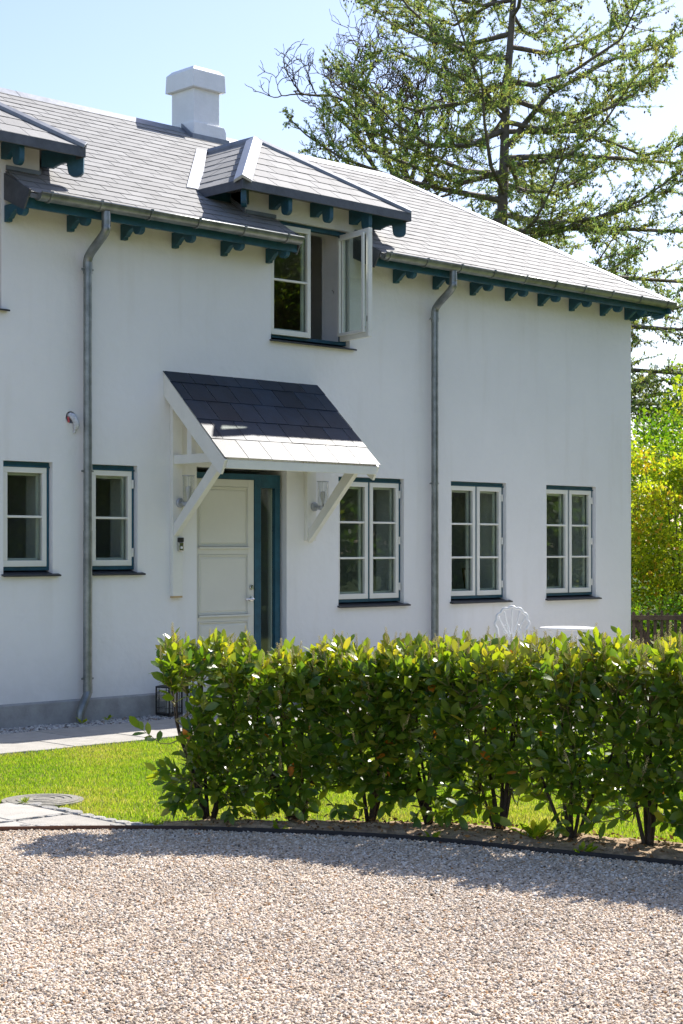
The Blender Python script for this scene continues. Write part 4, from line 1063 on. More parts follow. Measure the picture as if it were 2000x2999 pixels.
for s_ in (.42, 2.3):
    p = FP0+fd*s_+fnn*.05; MB().prism([p+Vector((0, 0, 0)), p+fd*.1, p+fd*.02+Vector((0, 0, 1.14)), p-fd*.06+Vector((0, 0, 1.16))], fnn*.09).build('fence_post', M['fence'], fn)
MB().prism([FP0+fd*.9+fnn*.021+Vector((0,0,.25)), FP0+fd*1.0+fnn*.021+Vector((0,0,.25)), FP0+fd*.72+fnn*.021+Vector((0,0,.68)), FP0+fd*.62+fnn*.021+Vector((0,0,.68))], fnn*.02).build('brace', M['fence'], fn)
# ------------------------------------------------------------------ plants
def norm(a): return a/np.maximum(1e-9, np.linalg.norm(a, axis=-1, keepdims=True))
def leaf_template(seed, seg=4):
    r_ = np.random.RandomState(seed); wid = r_.uniform(.20, .25); fold = r_.uniform(.03, .10); droop = r_.uniform(-.02, .16); tw = r_.uniform(-.25, .25)
    st = np.linspace(0, 1, seg+1); V_ = []
    for t in st:
        w_ = wid*(math.sin(math.pi*min(1, t**1.12))**.65 if 0 < t < 1 else .02); z = -droop*t*t
        cx = .03*math.sin(3*t+seed); ca, sa = math.cos(tw*t), math.sin(tw*t)
        wav = .012*math.sin(t*9+seed)
        V_ += [(cx-w_*ca, t, z+fold*w_*4*.5-w_*sa+wav), (cx, t, z), (cx+w_*ca, t, z+fold*w_*4*.5+w_*sa-wav)]
    F_ = []
    for i in range(seg):
        for k in range(2):
            a = i*3+k; F_.append((a, a+1, a+4, a+3))
    return np.array(V_), np.array(F_)
LT = [leaf_template(i) for i in range(6)]
TONES = [.05, .2, .35, .5, .62, .78, .88, .97]
LEAFME = {}
def leafmesh(t, q):
    if (t, q) not in LEAFME:
        V_, F_ = LT[t]; me = nmesh(None, V_, F_, M['leaf'], tone=np.full(len(V_), TONES[q]), smooth=True); me.name = 'leaf'; LEAFME[(t, q)] = me
    return LEAFME[(t, q)]
def spike_mesh():
    mb = MB(); r_ = random.Random(3); mb.tube([(0, 0, 0), (.05, .02, .5), (0, 0, 1)], [.022, .02, .008], 5)
    for i in range(26):
        z = .18+.80*i/26; a = i*2.4; q = .05*(1.15-z*.6)+.02; c = Vector((q*math.cos(a), q*math.sin(a), z)); s_ = .036*(1.2-z*.5)
        mb.add([c+Vector(v)*s_ for v in ((1,0,0),(-1,0,0),(0,1,0),(0,-1,0),(0,0,1),(0,0,-1))], [(0,2,4),(2,1,4),(1,3,4),(3,0,4),(2,0,5),(1,2,5),(3,1,5),(0,3,5)])
    me = bpy.data.meshes.new('flower_spike'); me.from_pydata(mb.v, [], mb.f); me.materials.append(M['flower']); me.shade_smooth(); return me
SPIKE = spike_mesh()
CAMP = np.array([0, CY, CH])
def basis(d, up):
    y = norm(d); x = norm(np.cross(y, up)); z = np.cross(x, y); return np.stack([x, y, z], -1)   # columns
def instance_leaves(items, T):
    """items: list of (template, tone, pos, 3x3, size) -> joined arrays"""
    Vs, Fs, Ts = [], [], []; o = 0
    for t, q, p, B_, s_ in items:
        V_, F_ = T[t]; v = (V_*s_) @ B_.T + p; Vs.append(v); Fs.append(F_+o); Ts.append(np.full(len(V_), q)); o += len(V_)
    return np.concatenate(Vs), np.concatenate(Fs), np.concatenate(Ts)

BUSH = [((6.385, -5.42), 1.08, 'leftmost laurel bush of the hedge, nearest the lantern, one shoot reaching left'),
        ((6.762, -5.786), .98, 'second laurel bush from the left end of the hedge, in front of the door'),
        ((7.054, -6.12), 1.04, 'laurel bush in the hedge with a fan of bare stems, third from its left end'),
        ((7.217, -6.48), 1.06, 'fourth laurel bush from the left end of the hedge, below the right downpipe'),
        ((7.32, -6.92), 1.06, 'laurel bush in the middle right of the hedge, in front of the garden chair'),
        ((7.42, -7.36), 1.08, 'laurel bush with two thick leaning stems, in front of the white garden table'),
        ((7.54, -7.80), 1.11, 'laurel bush in front of the house corner, second from the right in view'),
        ((7.64, -8.25), 1.13, 'rightmost laurel bush of the hedge, cut by the right edge of the photo'),
        ((7.74, -8.72), 1.13, 'laurel bush of the hedge just outside the right edge of the photo'),
        ((7.82, -9.20), 1.12, 'second laurel bush beyond the right edge of the photo'),
        ((7.88, -9.68), 1.12, 'third laurel bush beyond the right edge of the photo')]
hr = np.random.RandomState(5)
for bi, ((bx_, by_), H_, lab) in enumerate(BUSH):
    b0 = np.array(BUSH[max(0, bi-1)][0]); b1 = np.array(BUSH[min(len(BUSH)-1, bi+1)][0]); tg = norm(b1-b0); nc = np.array([tg[1], -tg[0]])   # nc: away/towards
    if np.dot(nc, np.array([0, CY])-np.array([bx_, by_])) < 0: nc = -nc
    base = np.array([bx_, by_, 0.])
    t3 = np.array([*tg, 0]); n3 = np.array([*nc, 0]); up = np.array([0, 0, 1.])
    root = thing('laurel_bush', lab, 'hedge bush', (bx_, by_, 0), 'laurel bushes of the low garden hedge')
    # main stems
    stems = MB(); SP = []
    ns = hr.randint(5, 8)
    for k in range(ns):
        s_, c_ = hr.uniform(-.30, .30), hr.uniform(-.20, .20); hh = hr.uniform(.62, .95)*H_
        P = [base + t3*s_*.12+n3*c_*.12, base + t3*s_*.45+n3*c_*.4+up*hh*.28, base + t3*(s_*.8+hr.uniform(-.04, .04))+n3*c_*.8+up*hh*.62, base + t3*s_+n3*c_+up*hh]
        P = bend([tuple(p) for p in P], 4); r0 = hr.uniform(.010, .019)
        stems.tube(P, [r0*(1-.7*i/(len(P)-1)) for i in range(len(P))], 6); SP += [np.array(p) for p in P[4:]]
    SP = np.array(SP)
    stems.build('stem', M['bark'], root, smooth=True)
    tw = MB(); leaves = []; spikes = []
    nsh = 235
    for k in range(nsh):
        lo = -.27 if bi == 0 else -.29; s_ = hr.uniform(lo, .29)
        top = hr.rand() < .36
        if top: z = H_*hr.uniform(.88, 1.0)*(1+.035*math.sin(s_*14+bi*2)); cc = hr.uniform(-.27, .27)
        else:
            z = hr.uniform(.08, .93)*H_
            if z < .30 and hr.rand() < (.35 if bi < 2 else .72): continue
            if abs(s_) > .22 and .3 < z < .8 and hr.rand() < .35: continue
            if bi == 0 and .34 < z < .86 and s_ < -.04: s_ += .15
            cc = hr.choice([-1, 1], p=[.42, .58])*(.30-.12*hr.rand()**1.5)*(1 if z > .4 else .75) if hr.rand() < .85 else hr.uniform(-.2, .2)
        if k == 0 and bi == 0: s_, z, cc, top = -.40, .56, .05, False
        if k == 1 and bi == 0: s_, z, cc, top = -.30, .30, .05, False
        tip = base + t3*s_ + n3*cc + up*z
        near_ = SP[np.argmin(np.linalg.norm((SP-tip)*np.array([1, 1, .8])+np.array([0, 0, .12]), axis=1))]
        od = tip-near_; od = norm(od + up*(.25+.8*top)*max(.1, np.linalg.norm(od)) + hr.normal(0, .04, 3)); Ls = hr.uniform(.11, .20)
        st = tip - od*Ls*.9
        tw.tube([tuple(near_), tuple((near_*.45+st*.55)-up*.015), tuple(st), tuple(tip)], [.005, .004, .0032, .0018], 4)
        nl_ = hr.randint(7, 11); ph = hr.uniform(0, 6.28)
        ob = basis(od[None], np.array([[.3, .2, 1.]]))[0]
        e1, e2 = ob[:, 0], ob[:, 2]
        young = top and hr.rand() < .6
        for j in range(nl_):
            t = (j+.7)/nl_; az_ = ph+j*2.4; r_ = e1*math.cos(az_)+e2*math.sin(az_)
            sp_ = .55+.75*(1-t)*hr.uniform(.7, 1.2)
            d = norm(od*math.cos(sp_)+r_*math.sin(sp_) + np.array([0, 0, -.10*(1-t)]))
            upv = norm(up*.9 + r_*-.2 + hr.normal(0, .42, 3) + n3*.6)
            B_ = basis(d[None], upv[None])[0]
            sz = hr.uniform(.056, .108)*(1.08 if not top else .92)*(1 if z > .35 else .95)
            q = hr.rand()
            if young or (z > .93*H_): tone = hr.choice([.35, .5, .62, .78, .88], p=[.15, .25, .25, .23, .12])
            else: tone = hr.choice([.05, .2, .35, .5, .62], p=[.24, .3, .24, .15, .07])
            if hr.rand() < .005: tone = .97
            elif hr.rand() < .012: tone = .88
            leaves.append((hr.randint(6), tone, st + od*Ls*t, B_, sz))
        if (top and hr.rand() < .5) or hr.rand() < .08:
            spikes.append((tip, norm(od*.6+up*.9+hr.normal(0, .15, 3)), hr.uniform(.08, .125)))
            if hr.rand() < .5: spikes.append((tip-od*.03, norm(od*.5+up*.8+hr.normal(0, .3, 3)), hr.uniform(.06, .10)))
    tw.build('twigs', M['twig'], root)['kind'] = 'stuff'
    leaves.sort(key=lambda L_: np.linalg.norm(L_[2]-CAMP) - L_[4]*2)
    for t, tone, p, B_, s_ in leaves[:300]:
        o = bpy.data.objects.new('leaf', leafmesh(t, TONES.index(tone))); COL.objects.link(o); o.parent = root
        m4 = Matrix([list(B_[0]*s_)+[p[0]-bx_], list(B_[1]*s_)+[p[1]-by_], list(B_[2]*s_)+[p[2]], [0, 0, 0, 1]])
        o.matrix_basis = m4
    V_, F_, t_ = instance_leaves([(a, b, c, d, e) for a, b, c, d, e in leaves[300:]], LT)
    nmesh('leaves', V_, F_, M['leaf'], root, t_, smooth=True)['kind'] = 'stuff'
    for p, d, s_ in spikes:
        o = bpy.data.objects.new('flower_spike', SPIKE); COL.objects.link(o); o.parent = root
        q = Vector(d).to_track_quat('Z', 'Y'); o.matrix_basis = Matrix.LocRotScale(Vector((p[0]-bx_, p[1]-by_, p[2])), q, Vector((s_, s_, s_)))

# fallen leaves on soil and gravel
for k in range(9):
    i = 30+int(k*3.6); x_, y_ = ES[min(i, len(ES)-2)]; off = (-.12, .18, .3, -.06, .22, .1, -.2, .26, .15)[k]
    o = bpy.data.objects.new('fallen_leaf', nmesh(None, LT[k % 6][0]*np.array([1, 1, 1.6]), LT[k % 6][1], M['deadleaf'])); COL.objects.link(o)
    a = edge_off(off)[min(i, len(ES)-2)]; s_ = rnd.uniform(.06, .09)
    o.matrix_world = Matrix.LocRotScale(Vector((a[0], a[1], .03 if off > 0 else -.01)), Matrix.Rotation(rnd.uniform(0, 6), 3, 'Z').to_quaternion(), Vector((s_, s_, s_)))
    tag(o, 'curled orange brown fallen laurel leaf on the ground beside the steel edging', 'fallen leaf', 'fallen leaves under the hedge')
def litter():
    r_ = np.random.RandomState(8); C = []; E_ = edge_off(0); n = 0
    while n < 900:
        i = r_.randint(29, len(E_)-12); t = r_.rand(); off = r_.uniform(.03, .60)*(1 if i > 36 else .6)
        a, b = edge_off_cache(off)[i], edge_off_cache(off)[i+1]; C.append((a[0]+(b[0]-a[0])*t, a[1]+(b[1]-a[1])*t, .012+.028*math.sin(math.pi*min(1, off/.6)))); n += 1
    C = np.array(C); D = norm(r_.normal(0, 1, (n, 3))*np.array([1, 1, .25])); tone = r_.rand(n)
    me = leaf_cards('leaf_litter', C, D, r_.uniform(.012, .05, n), r_.uniform(.006, .022, n), M['litter'], None, tone, r_)
    kind(tag(me, 'scattered dry brown leaf litter and bits of twig on the soil under the hedge', 'leaf litter'), 'stuff')
_eo = {}
def edge_off_cache(o):
    o = round(o, 2)
    if o not in _eo: _eo[o] = edge_off(o)
    return _eo[o]
M['litter'] = leafmat('leaf_litter', [(0, (.07, .04, .02)), (.4, (.20, .12, .06)), (.7, (.33, .16, .05)), (1, (.40, .33, .22))], [(0, (.1, .05, .02)), (1, (.4, .25, .1))], .8, .15, spec=.1)
# weeds, small ones
def weed(x, y, z, n, s, label):
    mb_items = []; r_ = np.random.RandomState(int(abs(x*100)))
    for k in range(n):
        a = r_.uniform(0, 6.28); d = norm(np.array([math.cos(a), math.sin(a), r_.uniform(.3, 1.4)])); B_ = basis(d[None], np.array([[0, 0, 1.]])+r_.normal(0, .2, (1, 3)))[0]
        mb_items.append((r_.randint(6), r_.uniform(.3, .8), np.array([x, y, z])+d*s*r_.uniform(0, .5), B_, s*r_.uniform(.5, 1)))
    V_, F_, t_ = instance_leaves(mb_items, LT); tag(nmesh('weed', V_, F_, M['shrub'], None, t_), label, 'weed', 'small weeds')
weed(9.12, -.22, -.01, 12, .07, 'small green weed in the pebbles just left of the downpipe foot')
weed(9.45, -.17, -.01, 10, .07, 'small green weed in the pebbles just right of the downpipe foot')
weed(5.96, -4.08, .0, 16, .05, 'straggly weed growing at the edge of the round concrete cover')
weed(6.50, -5.93, -.02, 12, .07, 'small weed in the gravel against the edging below the second bush')
weed(6.93, -6.75, -.02, 14, .07, 'small weed in the gravel against the edging near the middle of the hedge')
weed(7.18, -7.62, -.02, 14, .08, 'small weed in the gravel against the edging at the right')
weed(6.62, -5.62, .0, 22, .13, 'low leafy weed on the soil between the two leftmost bushes')
weed(7.28, -7.22, .0, 26, .12, 'low leafy weed on the soil behind the edging towards the right')

# lawn grass
def grass():
    n = 620000
    X = rs.uniform(5.6, 15.5, n); Y = rs.uniform(-9.5, -1.70, n)
    c, s = math.cos(TH), math.sin(TH); yy = Y-CY; w = X*c+yy*s; r_ = X*s-yy*c; u = 1000+4872*r_/w
    ex = np.array([e[0] for e in ES]); ey = np.array([e[1] for e in ES])
    o_ = np.argsort(-ey); dist = np.full(n, 9.)
    for a, b in zip(ES[18:-8:2], ES[20::2]):
        tx, ty = b[0]-a[0], b[1]-a[1]; L2 = tx*tx+ty*ty; t = np.clip(((X-a[0])*tx+(Y-a[1])*ty)/L2, 0, 1); dist = np.minimum(dist, np.hypot(X-a[0]-t*tx, Y-a[1]-t*ty))
    exi = np.interp(-Y, -ey, ex)
    wob = .03*np.sin(Y*9)+.02*np.sin(Y*23)
    bed = .50*np.clip((X-5.95)/.9, .15, 1)+.05*np.sin(Y*7)
    ok = (u > -160) & (u < 2700) & (X > exi) & (dist > bed) & (np.hypot(X-6.15, Y+4.0) > .225+.03*np.sin(X*40+Y*31))
    ok &= (X > 6.065+np.clip(-Y-4.9, 0, 1)*.06+wob*.4) | (Y > -3.86)
    ok &= ~((X > 11.42) & (Y > -3.9)) & (Y < -1.735+wob*.5)
    thin = (dist < bed+.12) & (rs.rand(n) < .6); ok &= ~thin
    X, Y = X[ok], Y[ok]; n = len(X)
    pn = .5+.22*np.sin(X*2.1+Y*1.3)+.18*np.sin(X*5.3-Y*4.1+1)+.12*np.sin(X*11+Y*9)
    h = rs.uniform(.012, .030, n)*(.85+.3*pn); edge = np.clip(1+(Y+1.85)*3, 1, 1.4); h *= edge
    a = rs.uniform(0, 6.28, n); wd_ = rs.uniform(.0016, .0030, n); la = rs.uniform(0, 6.28, n); ln = rs.uniform(.1, .75, n)*h
    ux, uy = np.cos(a)*wd_, np.sin(a)*wd_; lx, ly = np.cos(la)*ln, np.sin(la)*ln; z0 = -.022
    P = np.stack([np.stack([X-ux, Y-uy, np.full(n, z0)], -1), np.stack([X+ux, Y+uy, np.full(n, z0)], -1),
                  np.stack([X+ux*.8+lx*.4, Y+uy*.8+ly*.4, z0+h*.62], -1), np.stack([X-ux*.8+lx*.4, Y-uy*.8+ly*.4, z0+h*.62], -1),
                  np.stack([X+lx, Y+ly, z0+h], -1), np.stack([X+lx*1.02, Y+ly*1.02, z0+h*.99], -1)], 1)
    i = np.arange(n)[:, None]*6
    F_ = np.concatenate([i+np.array([[0, 1, 2, 3]]), i+np.array([[3, 2, 5, 4]])], 0)
    tone = np.clip(.15+.7*pn+rs.normal(0, .16, n), 0, .93); tone[rs.rand(n) < .05] = 1.0
    kind(tag(nmesh('grass', P.reshape(-1, 3), F_, M['grass'], None, np.repeat(tone, 6)), 'short bright green sunlit lawn grass between the paving and the hedge', 'grass'), 'stuff')
grass()

# ---- trees
def seg_mesh(name, S, m, parent, sides=4):
    """S rows: p0(3) p1(3) r0 r1"""
    S = np.array(S); n = len(S); p0, p1 = S[:, :3], S[:, 3:6]; d = norm(p1-p0)
    ref = np.where(np.abs(d[:, 2:3]) > .9, np.array([[1., 0, 0]]), np.array([[0, 0, 1.]])); u = norm(np.cross(d, ref)); v = np.cross(d, u)
    rings = []
    for p, r_ in ((p0, S[:, 6]), (p1, S[:, 7])):
        for k in range(sides):
            a = 2*math.pi*k/sides; rings.append(p+(u*math.cos(a)+v*math.sin(a))*r_[:, None])
    V_ = np.stack(rings, 1).reshape(-1, 3); i = np.arange(n)[:, None]*2*sides; F_ = []
    for k in range(sides):
        k2 = (k+1) % sides; F_.append(i+np.array([[k, k2, sides+k2, sides+k]]))
    return nmesh(name, V_, np.concatenate(F_, 0), m, parent, smooth=True)
def leaf_cards(name, C, D, L, W, m, parent, tone, r_):
    """diamond leaves: centres C, directions D, length L, width W"""
    n = len(C); D = norm(D); s_ = norm(np.cross(D, norm(r_.normal(0, 1, (n, 3))))); nn = np.cross(D, s_)
    L = L[:, None]; W = W[:, None]
    P = np.stack([C, C+D*L*.45+s_*W*.5+nn*W*.12, C+D*L, C+D*L*.45-s_*W*.5+nn*W*.12], 1)
    F_ = np.arange(n)[:, None]*4+np.array([[0, 1, 2, 3]])
    return nmesh(name, P.reshape(-1, 3), F_, m, parent, np.repeat(tone, 4))
def poly_pts(P, step):
    P = [np.array(p, float) for p in P]; out = []
    for a, b in zip(P[:-1], P[1:]):
        n = max(1, int(np.linalg.norm(b-a)/step)); out += [(a+(b-a)*i/n, norm(b-a)) for i in range(n)]
    return out+[(P[-1], norm(P[-1]-P[-2]))]
def larch():
    r_ = np.random.RandomState(21); bx_, by_ = 30.4, 13.06
    root = thing('larch_tree', 'tall open larch with wide limbs and brown cones behind the house roof', 'tree', (bx_, by_, 0))
    tp = [(bx_, by_, 0, .30), (30.47, 12.99, 5, .24), (30.55, 12.92, 9.5, .130), (30.62, 12.84, 12.5, .095), (30.76, 12.72, 15, .070), (30.82, 12.7, 19, .05), (30.85, 12.7, 23, .012)]
    def trunk(z):
        for a, b in zip(tp[:-1], tp[1:]):
            if a[2] <= z <= b[2]:
                t = (z-a[2])/(b[2]-a[2]); return np.array([a[0]+(b[0]-a[0])*t, a[1]+(b[1]-a[1])*t, z])
        return np.array(tp[-1][:3])
    MB().tube([p[:3] for p in tp], [p[3] for p in tp], 12).build('trunk', M['larchbark'], root, smooth=True)
    limbs = [
        [(30.66,12.8,11.3),(30.9,12.6,11.75),(31.36,12.14,12.54),(32.1,11.42,13.14),(32.51,11.03,13.4),(33.14,10.42,13.65),(33.74,9.84,14.07)],
        [(30.6,12.87,11.65),(31.85,11.66,11.65),(32.5,11.04,11.36),(32.97,10.58,11.08),(33.5,10.07,11.2),(33.8,9.8,11.5)],
        [(30.55,12.9,8.9),(31.44,12.06,9.25),(32.5,11.04,9.68),(33.09,10.47,9.95),(33.62,9.95,10.45)],
        [(30.62,12.85,11.9),(30.12,13.33,12.64),(29.82,13.62,12.96),(29.14,14.27,13.33),(28.62,14.78,13.65),(28.25,15.14,13.5)],
        [(30.55,12.9,10.6),(29.9,13.5,10.7),(29.1,14.2,11.1),(28.3,15.0,11.6),(27.8,15.4,12.1),(27.5,15.7,12.5)],
        [(30.52,12.93,10.0),(29.6,13.7,10.2),(28.6,14.6,10.5),(27.6,15.5,11.0),(27.0,16.0,11.5),(26.7,16.3,11.9)],
        [(30.5,12.95,7.2),(31.6,12.0,7.1),(32.6,11.1,7.2),(33.6,10.2,7.6)],
        [(30.5,12.95,6.2),(31.5,11.9,5.7),(32.5,10.9,5.5),(33.5,9.9,5.7)]]
    for z_, L_, a_ in ((11.0, 5.6, -.70), (9.2, 6.0, -.86), (8.1, 6.2, -.72), (6.9, 6.2, -.80), (5.9, 6.4, -.68), (4.9, 6.2, -.9), (7.5, 5.6, -.5), (5.2, 5.6, -.55)):
        d = np.array([math.cos(a_), math.sin(a_), 0]); limbs.append([trunk(z_)] + [trunk(z_)+d*L_*t+np.array([0, 0, q]) for t, q in ((.25, .1), (.5, .05), (.75, -.05), (1, .35))])
    for k in range(76):
        z = 3.8+19.2*(k+.5)/76+r_.uniform(-.2, .2); az_ = k*2.39996+r_.uniform(-.3, .3); Lm = (4.6 if z < 13 else 4.6*(23.6-z)/10.6+.3)*r_.uniform(.65, 1.05)
        if z > 15.5 and k % 2: Lm *= .7
        d = np.array([math.cos(az_), math.sin(az_), 0]); p = trunk(z); P = [p]; rise = r_.uniform(-.05, .35)
        for t in (.25, .5, .75, 1):
            P.append(p + d*Lm*t + np.array([0, 0, Lm*(rise*t - .28*t*(1-t)*2 + .12*t**3)]) + r_.normal(0, .06, 3))
        limbs.append(P)
    S = []; TW = []
    for P in limbs:
        Ltot = sum(np.linalg.norm(np.array(b)-np.array(a)) for a, b in zip(P[:-1], P[1:])); r0 = .016+.0115*Ltot
        pts = poly_pts(P, .16); n = len(pts)
        for i in range(n-1):
            rr_ = lambda q: r0*(1-.85*q/n); S.append([*pts[i][0], *pts[i+1][0], rr_(i), rr_(i+1)])
        TW.append((pts[int(n*.8)][0], pts[-1][0], 1))
        for i in range(1, n):
            p, d = pts[i]; f = i/n
            if f < .10: continue
            for sgn in (1, -1):
                if r_.rand() < .38: continue
                side = norm(np.cross(d, [0, 0, 1.]))*sgn
                l2 = (.28+1.15*math.sin(math.pi*min(1, .12+f*.86))*r_.uniform(.35, 1.0))*(.6+.1*Ltot)
                dd = norm(d*r_.uniform(.4, .9)+side*r_.uniform(.5, 1)+np.array([0, 0, r_.uniform(-.45, .5)]))
                q = [p, p+dd*l2*.5+np.array([0, 0, -.04*l2]), p+dd*l2+np.array([0, 0, r_.uniform(-.14, .16)*l2])]
                S.append([*q[0], *q[1], .011, .008]); S.append([*q[1], *q[2], .008, .004])
                TW.append((q[0], q[1], 0)); TW.append((q[1], q[2], 1))
                for m_ in range(r_.randint(2, 5)):
                    t = r_.uniform(.2, 1); b = q[0]*(1-t)+q[2]*t; d3 = norm(dd*.5+side*r_.uniform(-.8, .8)+np.array([0, 0, r_.uniform(-.9, .75)])+r_.normal(0, .3, 3)); l3 = r_.uniform(.15, .42)
                    e = b+d3*l3; S.append([*b, *e, .006, .003]); TW.append((b, e, 2))
    seg_mesh('branches', S, M['larchbark'], root, 4)['kind'] = 'stuff'
    C, D, tone = [], [], []; cones = []
    for a, b, k_ in TW:
        L = np.linalg.norm(b-a); n = max(3, int(L/.026)); t = r_.rand(n)[:, None]; d = norm(b-a)
        c = a+(b-a)*t; tn = np.clip(r_.normal(.42, .16)+r_.normal(0, .13, n), 0, 1)
        if k_ == 0 and r_.rand() < .4: continue
        for q in range(3):
            C.append(c+r_.normal(0, .010, (n, 3))); D.append(d*.8+r_.normal(0, .62, (n, 3))+np.array([0, 0, .12])); tone.append(tn)
        if r_.rand() < .34:
            for q in range(r_.randint(1, 6)): cones.append(a+(b-a)*r_.rand()+np.array([0, 0, -.035])+r_.normal(0, .035, 3))
    C, D, tone = np.concatenate(C), np.concatenate(D), np.concatenate(tone); n = len(C)
    leaf_cards('crown', C, D, r_.uniform(.05, .10, n), r_.uniform(.015, .028, n), M['needle'], root, tone, r_)['kind'] = 'stuff'
    cones = np.array(cones); s_ = r_.uniform(.020, .032, len(cones))
    O = np.array([(1,0,0),(-1,0,0),(0,1,0),(0,-1,0),(0,0,1.3),(0,0,-1.5)]); V_ = (cones[:, None, :]+O[None]*s_[:, None, None]).reshape(-1, 3)
    F_ = (np.arange(len(cones))[:, None, None]*6+np.array([(0,2,4),(2,1,4),(1,3,4),(3,0,4),(2,0,5),(1,2,5),(3,1,5),(0,3,5)])[None]).reshape(-1, 3)
    nmesh('cones', V_, F_, M['cone'], root)['kind'] = 'stuff'
larch()

def bare_tree():
    r_ = np.random.RandomState(4); root = thing('bare_tree', 'leafless tree with crooked brown branches left of the larch behind the ridge', 'tree', (33.15, 18.8, 0))
    S = []
    def grow(p, d, L, r0, depth):
        n = 5; q = p.copy(); dd = d.copy(); pts = [q]
        for i in range(n):
            dd = norm(dd + r_.normal(0, .13+.03*depth, 3) + np.array([0, 0, .09])); nq = q+dd*L/n
            ra = r0*(1-.45*i/n); rb = r0*(1-.45*(i+1)/n); S.append([*q, *nq, ra*1.3+.005, rb*1.3+.005]); q = nq; pts.append(q)
        if depth >= 7 or r0 < .003: return
        nb = 2 if depth < 3 or r_.rand() < .6 else 3
        for k in range(nb):
            ang = r_.uniform(.3, .8); ax = norm(np.cross(dd, norm(r_.normal(0, 1, 3)))); nd = norm(dd*math.cos(ang)+ax*math.sin(ang)+np.array([0, 0, -.05*(depth > 2)]))
            f = pts[-1] if k == 0 else pts[r_.randint(2, n+1)]
            grow(f, nd, L*r_.uniform(.66, .88), r0*.62, depth+1)
    MB().tube([(33.15, 18.8, 0), (33.1, 18.85, 6), (33.15, 18.8, 11.1)], [.28, .2, .15], 9).build('trunk', M['barebark'], root, smooth=True)
    for d, L, r0, z in (((-.10, .1, 1), 1.9, .085, 10.9), ((.25, -.2, 1), 1.8, .075, 11.0), ((-.65, .55, .75), 1.5, .06, 10.6), ((.7, -.6, .8), 1.7, .06, 10.6), ((-.35, .3, .9), 1.9, .06, 11.0), ((.45, -.2, 1.0), 1.8, .06, 10.8), ((.1, .6, .9), 1.5, .055, 11.0)):
        grow(np.array([33.13, 18.82, z]), norm(np.array(d, float)), L*.86, r0*1.15, 0)
    seg_mesh('branches', S, M['barebark'], root, 4)['kind'] = 'stuff'
bare_tree()

def leafy(name, lab, cat, x, y, h, rad, z0, nclump, per, lsize, m, seed, bark='bark', trunk_r=.06, grp=None, flat=1.0, tlo=.1, thi=.8, stems=1, spread=.35):
    r_ = np.random.RandomState(seed); root = thing(name, lab, cat, (x, y, 0), grp); mb = MB()
    cen = []
    for k in range(nclump):
        d = norm(r_.normal(0, 1, 3)); q = r_.uniform(.35, 1)**.5
        c = np.array([x, y, (z0+h)/2])+d*q*np.array([rad, rad, (h-z0)/2*flat]); cen.append(c)
    for s_ in range(stems):
        ox, oy = r_.normal(0, rad*.25, 2)*(stems > 1)
        mb.tube(bend([(x+ox*.5, y+oy*.5, 0), (x+ox, y+oy, h*.35), (x+ox*1.4+r_.uniform(-.1, .1), y+oy*1.4, h*.8)], 4), [trunk_r*(1-.75*i/8) for i in range(9)], 6)
    mb.build('trunk', M[bark], root, smooth=True)
    S = [];
    for c in cen:
        b = np.array([x+r_.normal(0, rad*.1), y+r_.normal(0, rad*.1), min(c[2]*.75, h*.6)]); mid = (b+c)/2+r_.normal(0, .08, 3)
        S.append([*b, *mid, trunk_r*.35, trunk_r*.22]); S.append([*mid, *c, trunk_r*.22, .004])
    seg_mesh('branches', S, M[bark], root, 4)['kind'] = 'stuff'
    C, D, tn = [], [], []
    for c in cen:
        n = per; o = r_.normal(0, 1, (n, 3)); o = norm(o)*(r_.rand(n, 1)**.5)*rad*spread*r_.uniform(.6, 1.2); C.append(c+o*np.array([1, 1, .75])); D.append(norm(o)+r_.normal(0, .6, (n, 3))+np.array([0, 0, -.1]))
        tn.append(np.clip(r_.uniform(tlo, thi)+r_.normal(0, .12, n), 0, 1))
    C, D, tn = np.concatenate(C), np.concatenate(D), np.concatenate(tn); n = len(C)
    leaf_cards('crown', C, D, r_.uniform(.7, 1.3, n)*lsize, r_.uniform(.5, .8, n)*lsize, m, root, tn, r_)['kind'] = 'stuff'
G = 'garden shrubs beyond the picket fence'
leafy('garden_shrub', 'bright yellow green shrub right beside the house corner beyond the fence', 'shrub', 21.7, 3.35, 3.5, 1.15, .5, 60, 150, .085, M['shrub'], 31, stems=6, trunk_r=.02, grp=G, tlo=.5, thi=.95)
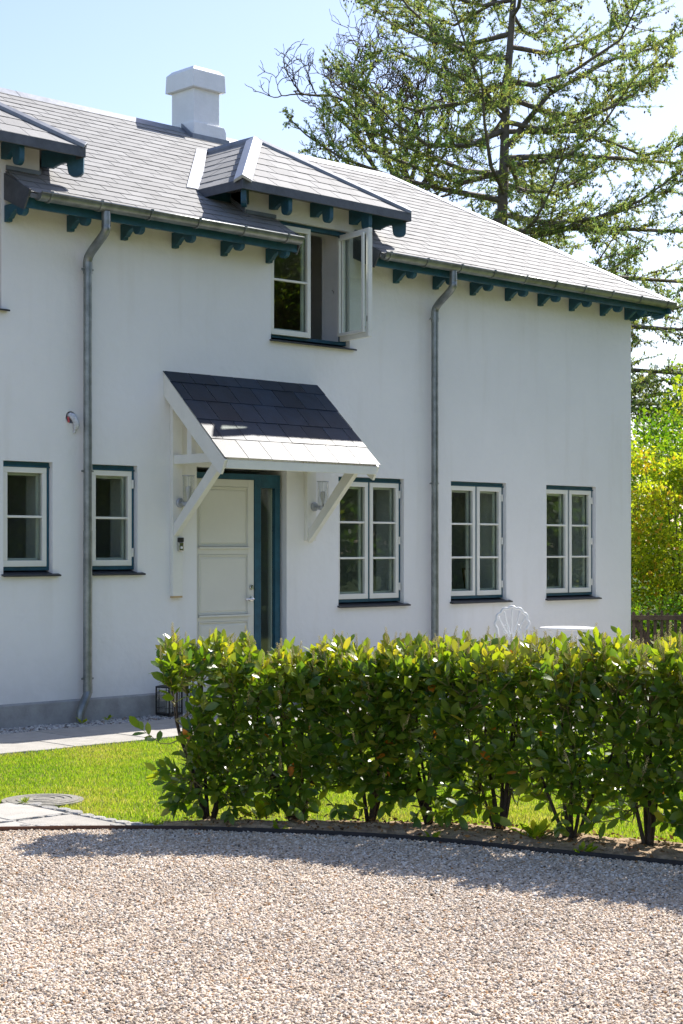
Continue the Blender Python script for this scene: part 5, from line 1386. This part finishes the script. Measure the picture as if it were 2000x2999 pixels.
leafy('garden_shrub', 'yellow green shrub with brown stems at the right edge beyond the fence', 'shrub', 23.0, 2.2, 3.3, 1.15, .4, 60, 150, .08, M['shrub'], 32, stems=8, trunk_r=.02, grp=G, tlo=.45, thi=.95)
leafy('garden_shrub', 'low dark green leafy plants just behind the picket fence', 'shrub', 21.2, 1.75, .95, .9, .0, 26, 120, .075, M['shrub'], 33, stems=3, trunk_r=.01, grp=G, tlo=.0, thi=.5)
leafy('garden_shrub', 'dense green shrub behind the yellow ones at the house corner', 'shrub', 24.6, 4.2, 3.9, 1.7, .1, 80, 190, .08, M['shrub'], 34, stems=4, trunk_r=.03, grp=G, tlo=.0, thi=.5)
leafy('garden_shrub', 'green shrub at the far right edge behind the fence', 'shrub', 25.2, 1.9, 3.4, 1.5, .1, 60, 180, .08, M['shrub'], 35, stems=4, trunk_r=.03, grp=G, tlo=.1, thi=.7)
leafy('broadleaf_tree', 'young broadleaf tree below the larch at the right edge of the picture', 'tree', 29.6, 6.0, 5.4, 2.2, 2.2, 40, 80, .11, M['garden'], 36, trunk_r=.10, tlo=.3, thi=1., spread=.26)
leafy('broadleaf_tree', 'dark green tree low behind the larch trunk at the house corner', 'tree', 33.5, 9.0, 6.0, 2.6, 1.2, 90, 140, .10, M['garden'], 37, trunk_r=.12, tlo=.1, thi=.9, spread=.3)
# trees across the court (reflected in the window panes)
for i, (x_, y_, h_) in enumerate([(14.5, -15.5, 8), (17.0, -12.5, 7), (19.5, -15.5, 9), (21.5, -11.5, 7.5), (24.5, -15, 9.5), (27.5, -11.5, 8), (31, -15, 10), (35, -12, 9), (12.0, -18.5, 9), (24, -20, 12), (30, -20, 12), (18.5, -20, 12), (38, -17, 12)]):
    leafy('court_tree', ['broad green tree across the gravel court, %s' % q for q in ('first from the drive', 'second from the drive', 'third from the drive', 'fourth from the drive', 'fifth from the drive', 'sixth from the drive', 'seventh from the drive', 'eighth and last of its row', 'nearest the viewer', 'tall one behind the third', 'tall one behind the sixth', 'tall one behind the first', 'tall one at the far end')][i],
          'tree', x_, y_, h_, 2.5, .1, 110, 360, .15, M['garden'], 50+i, trunk_r=.14, grp='trees across the gravel court', tlo=.1, thi=.95, spread=.36)
litter()
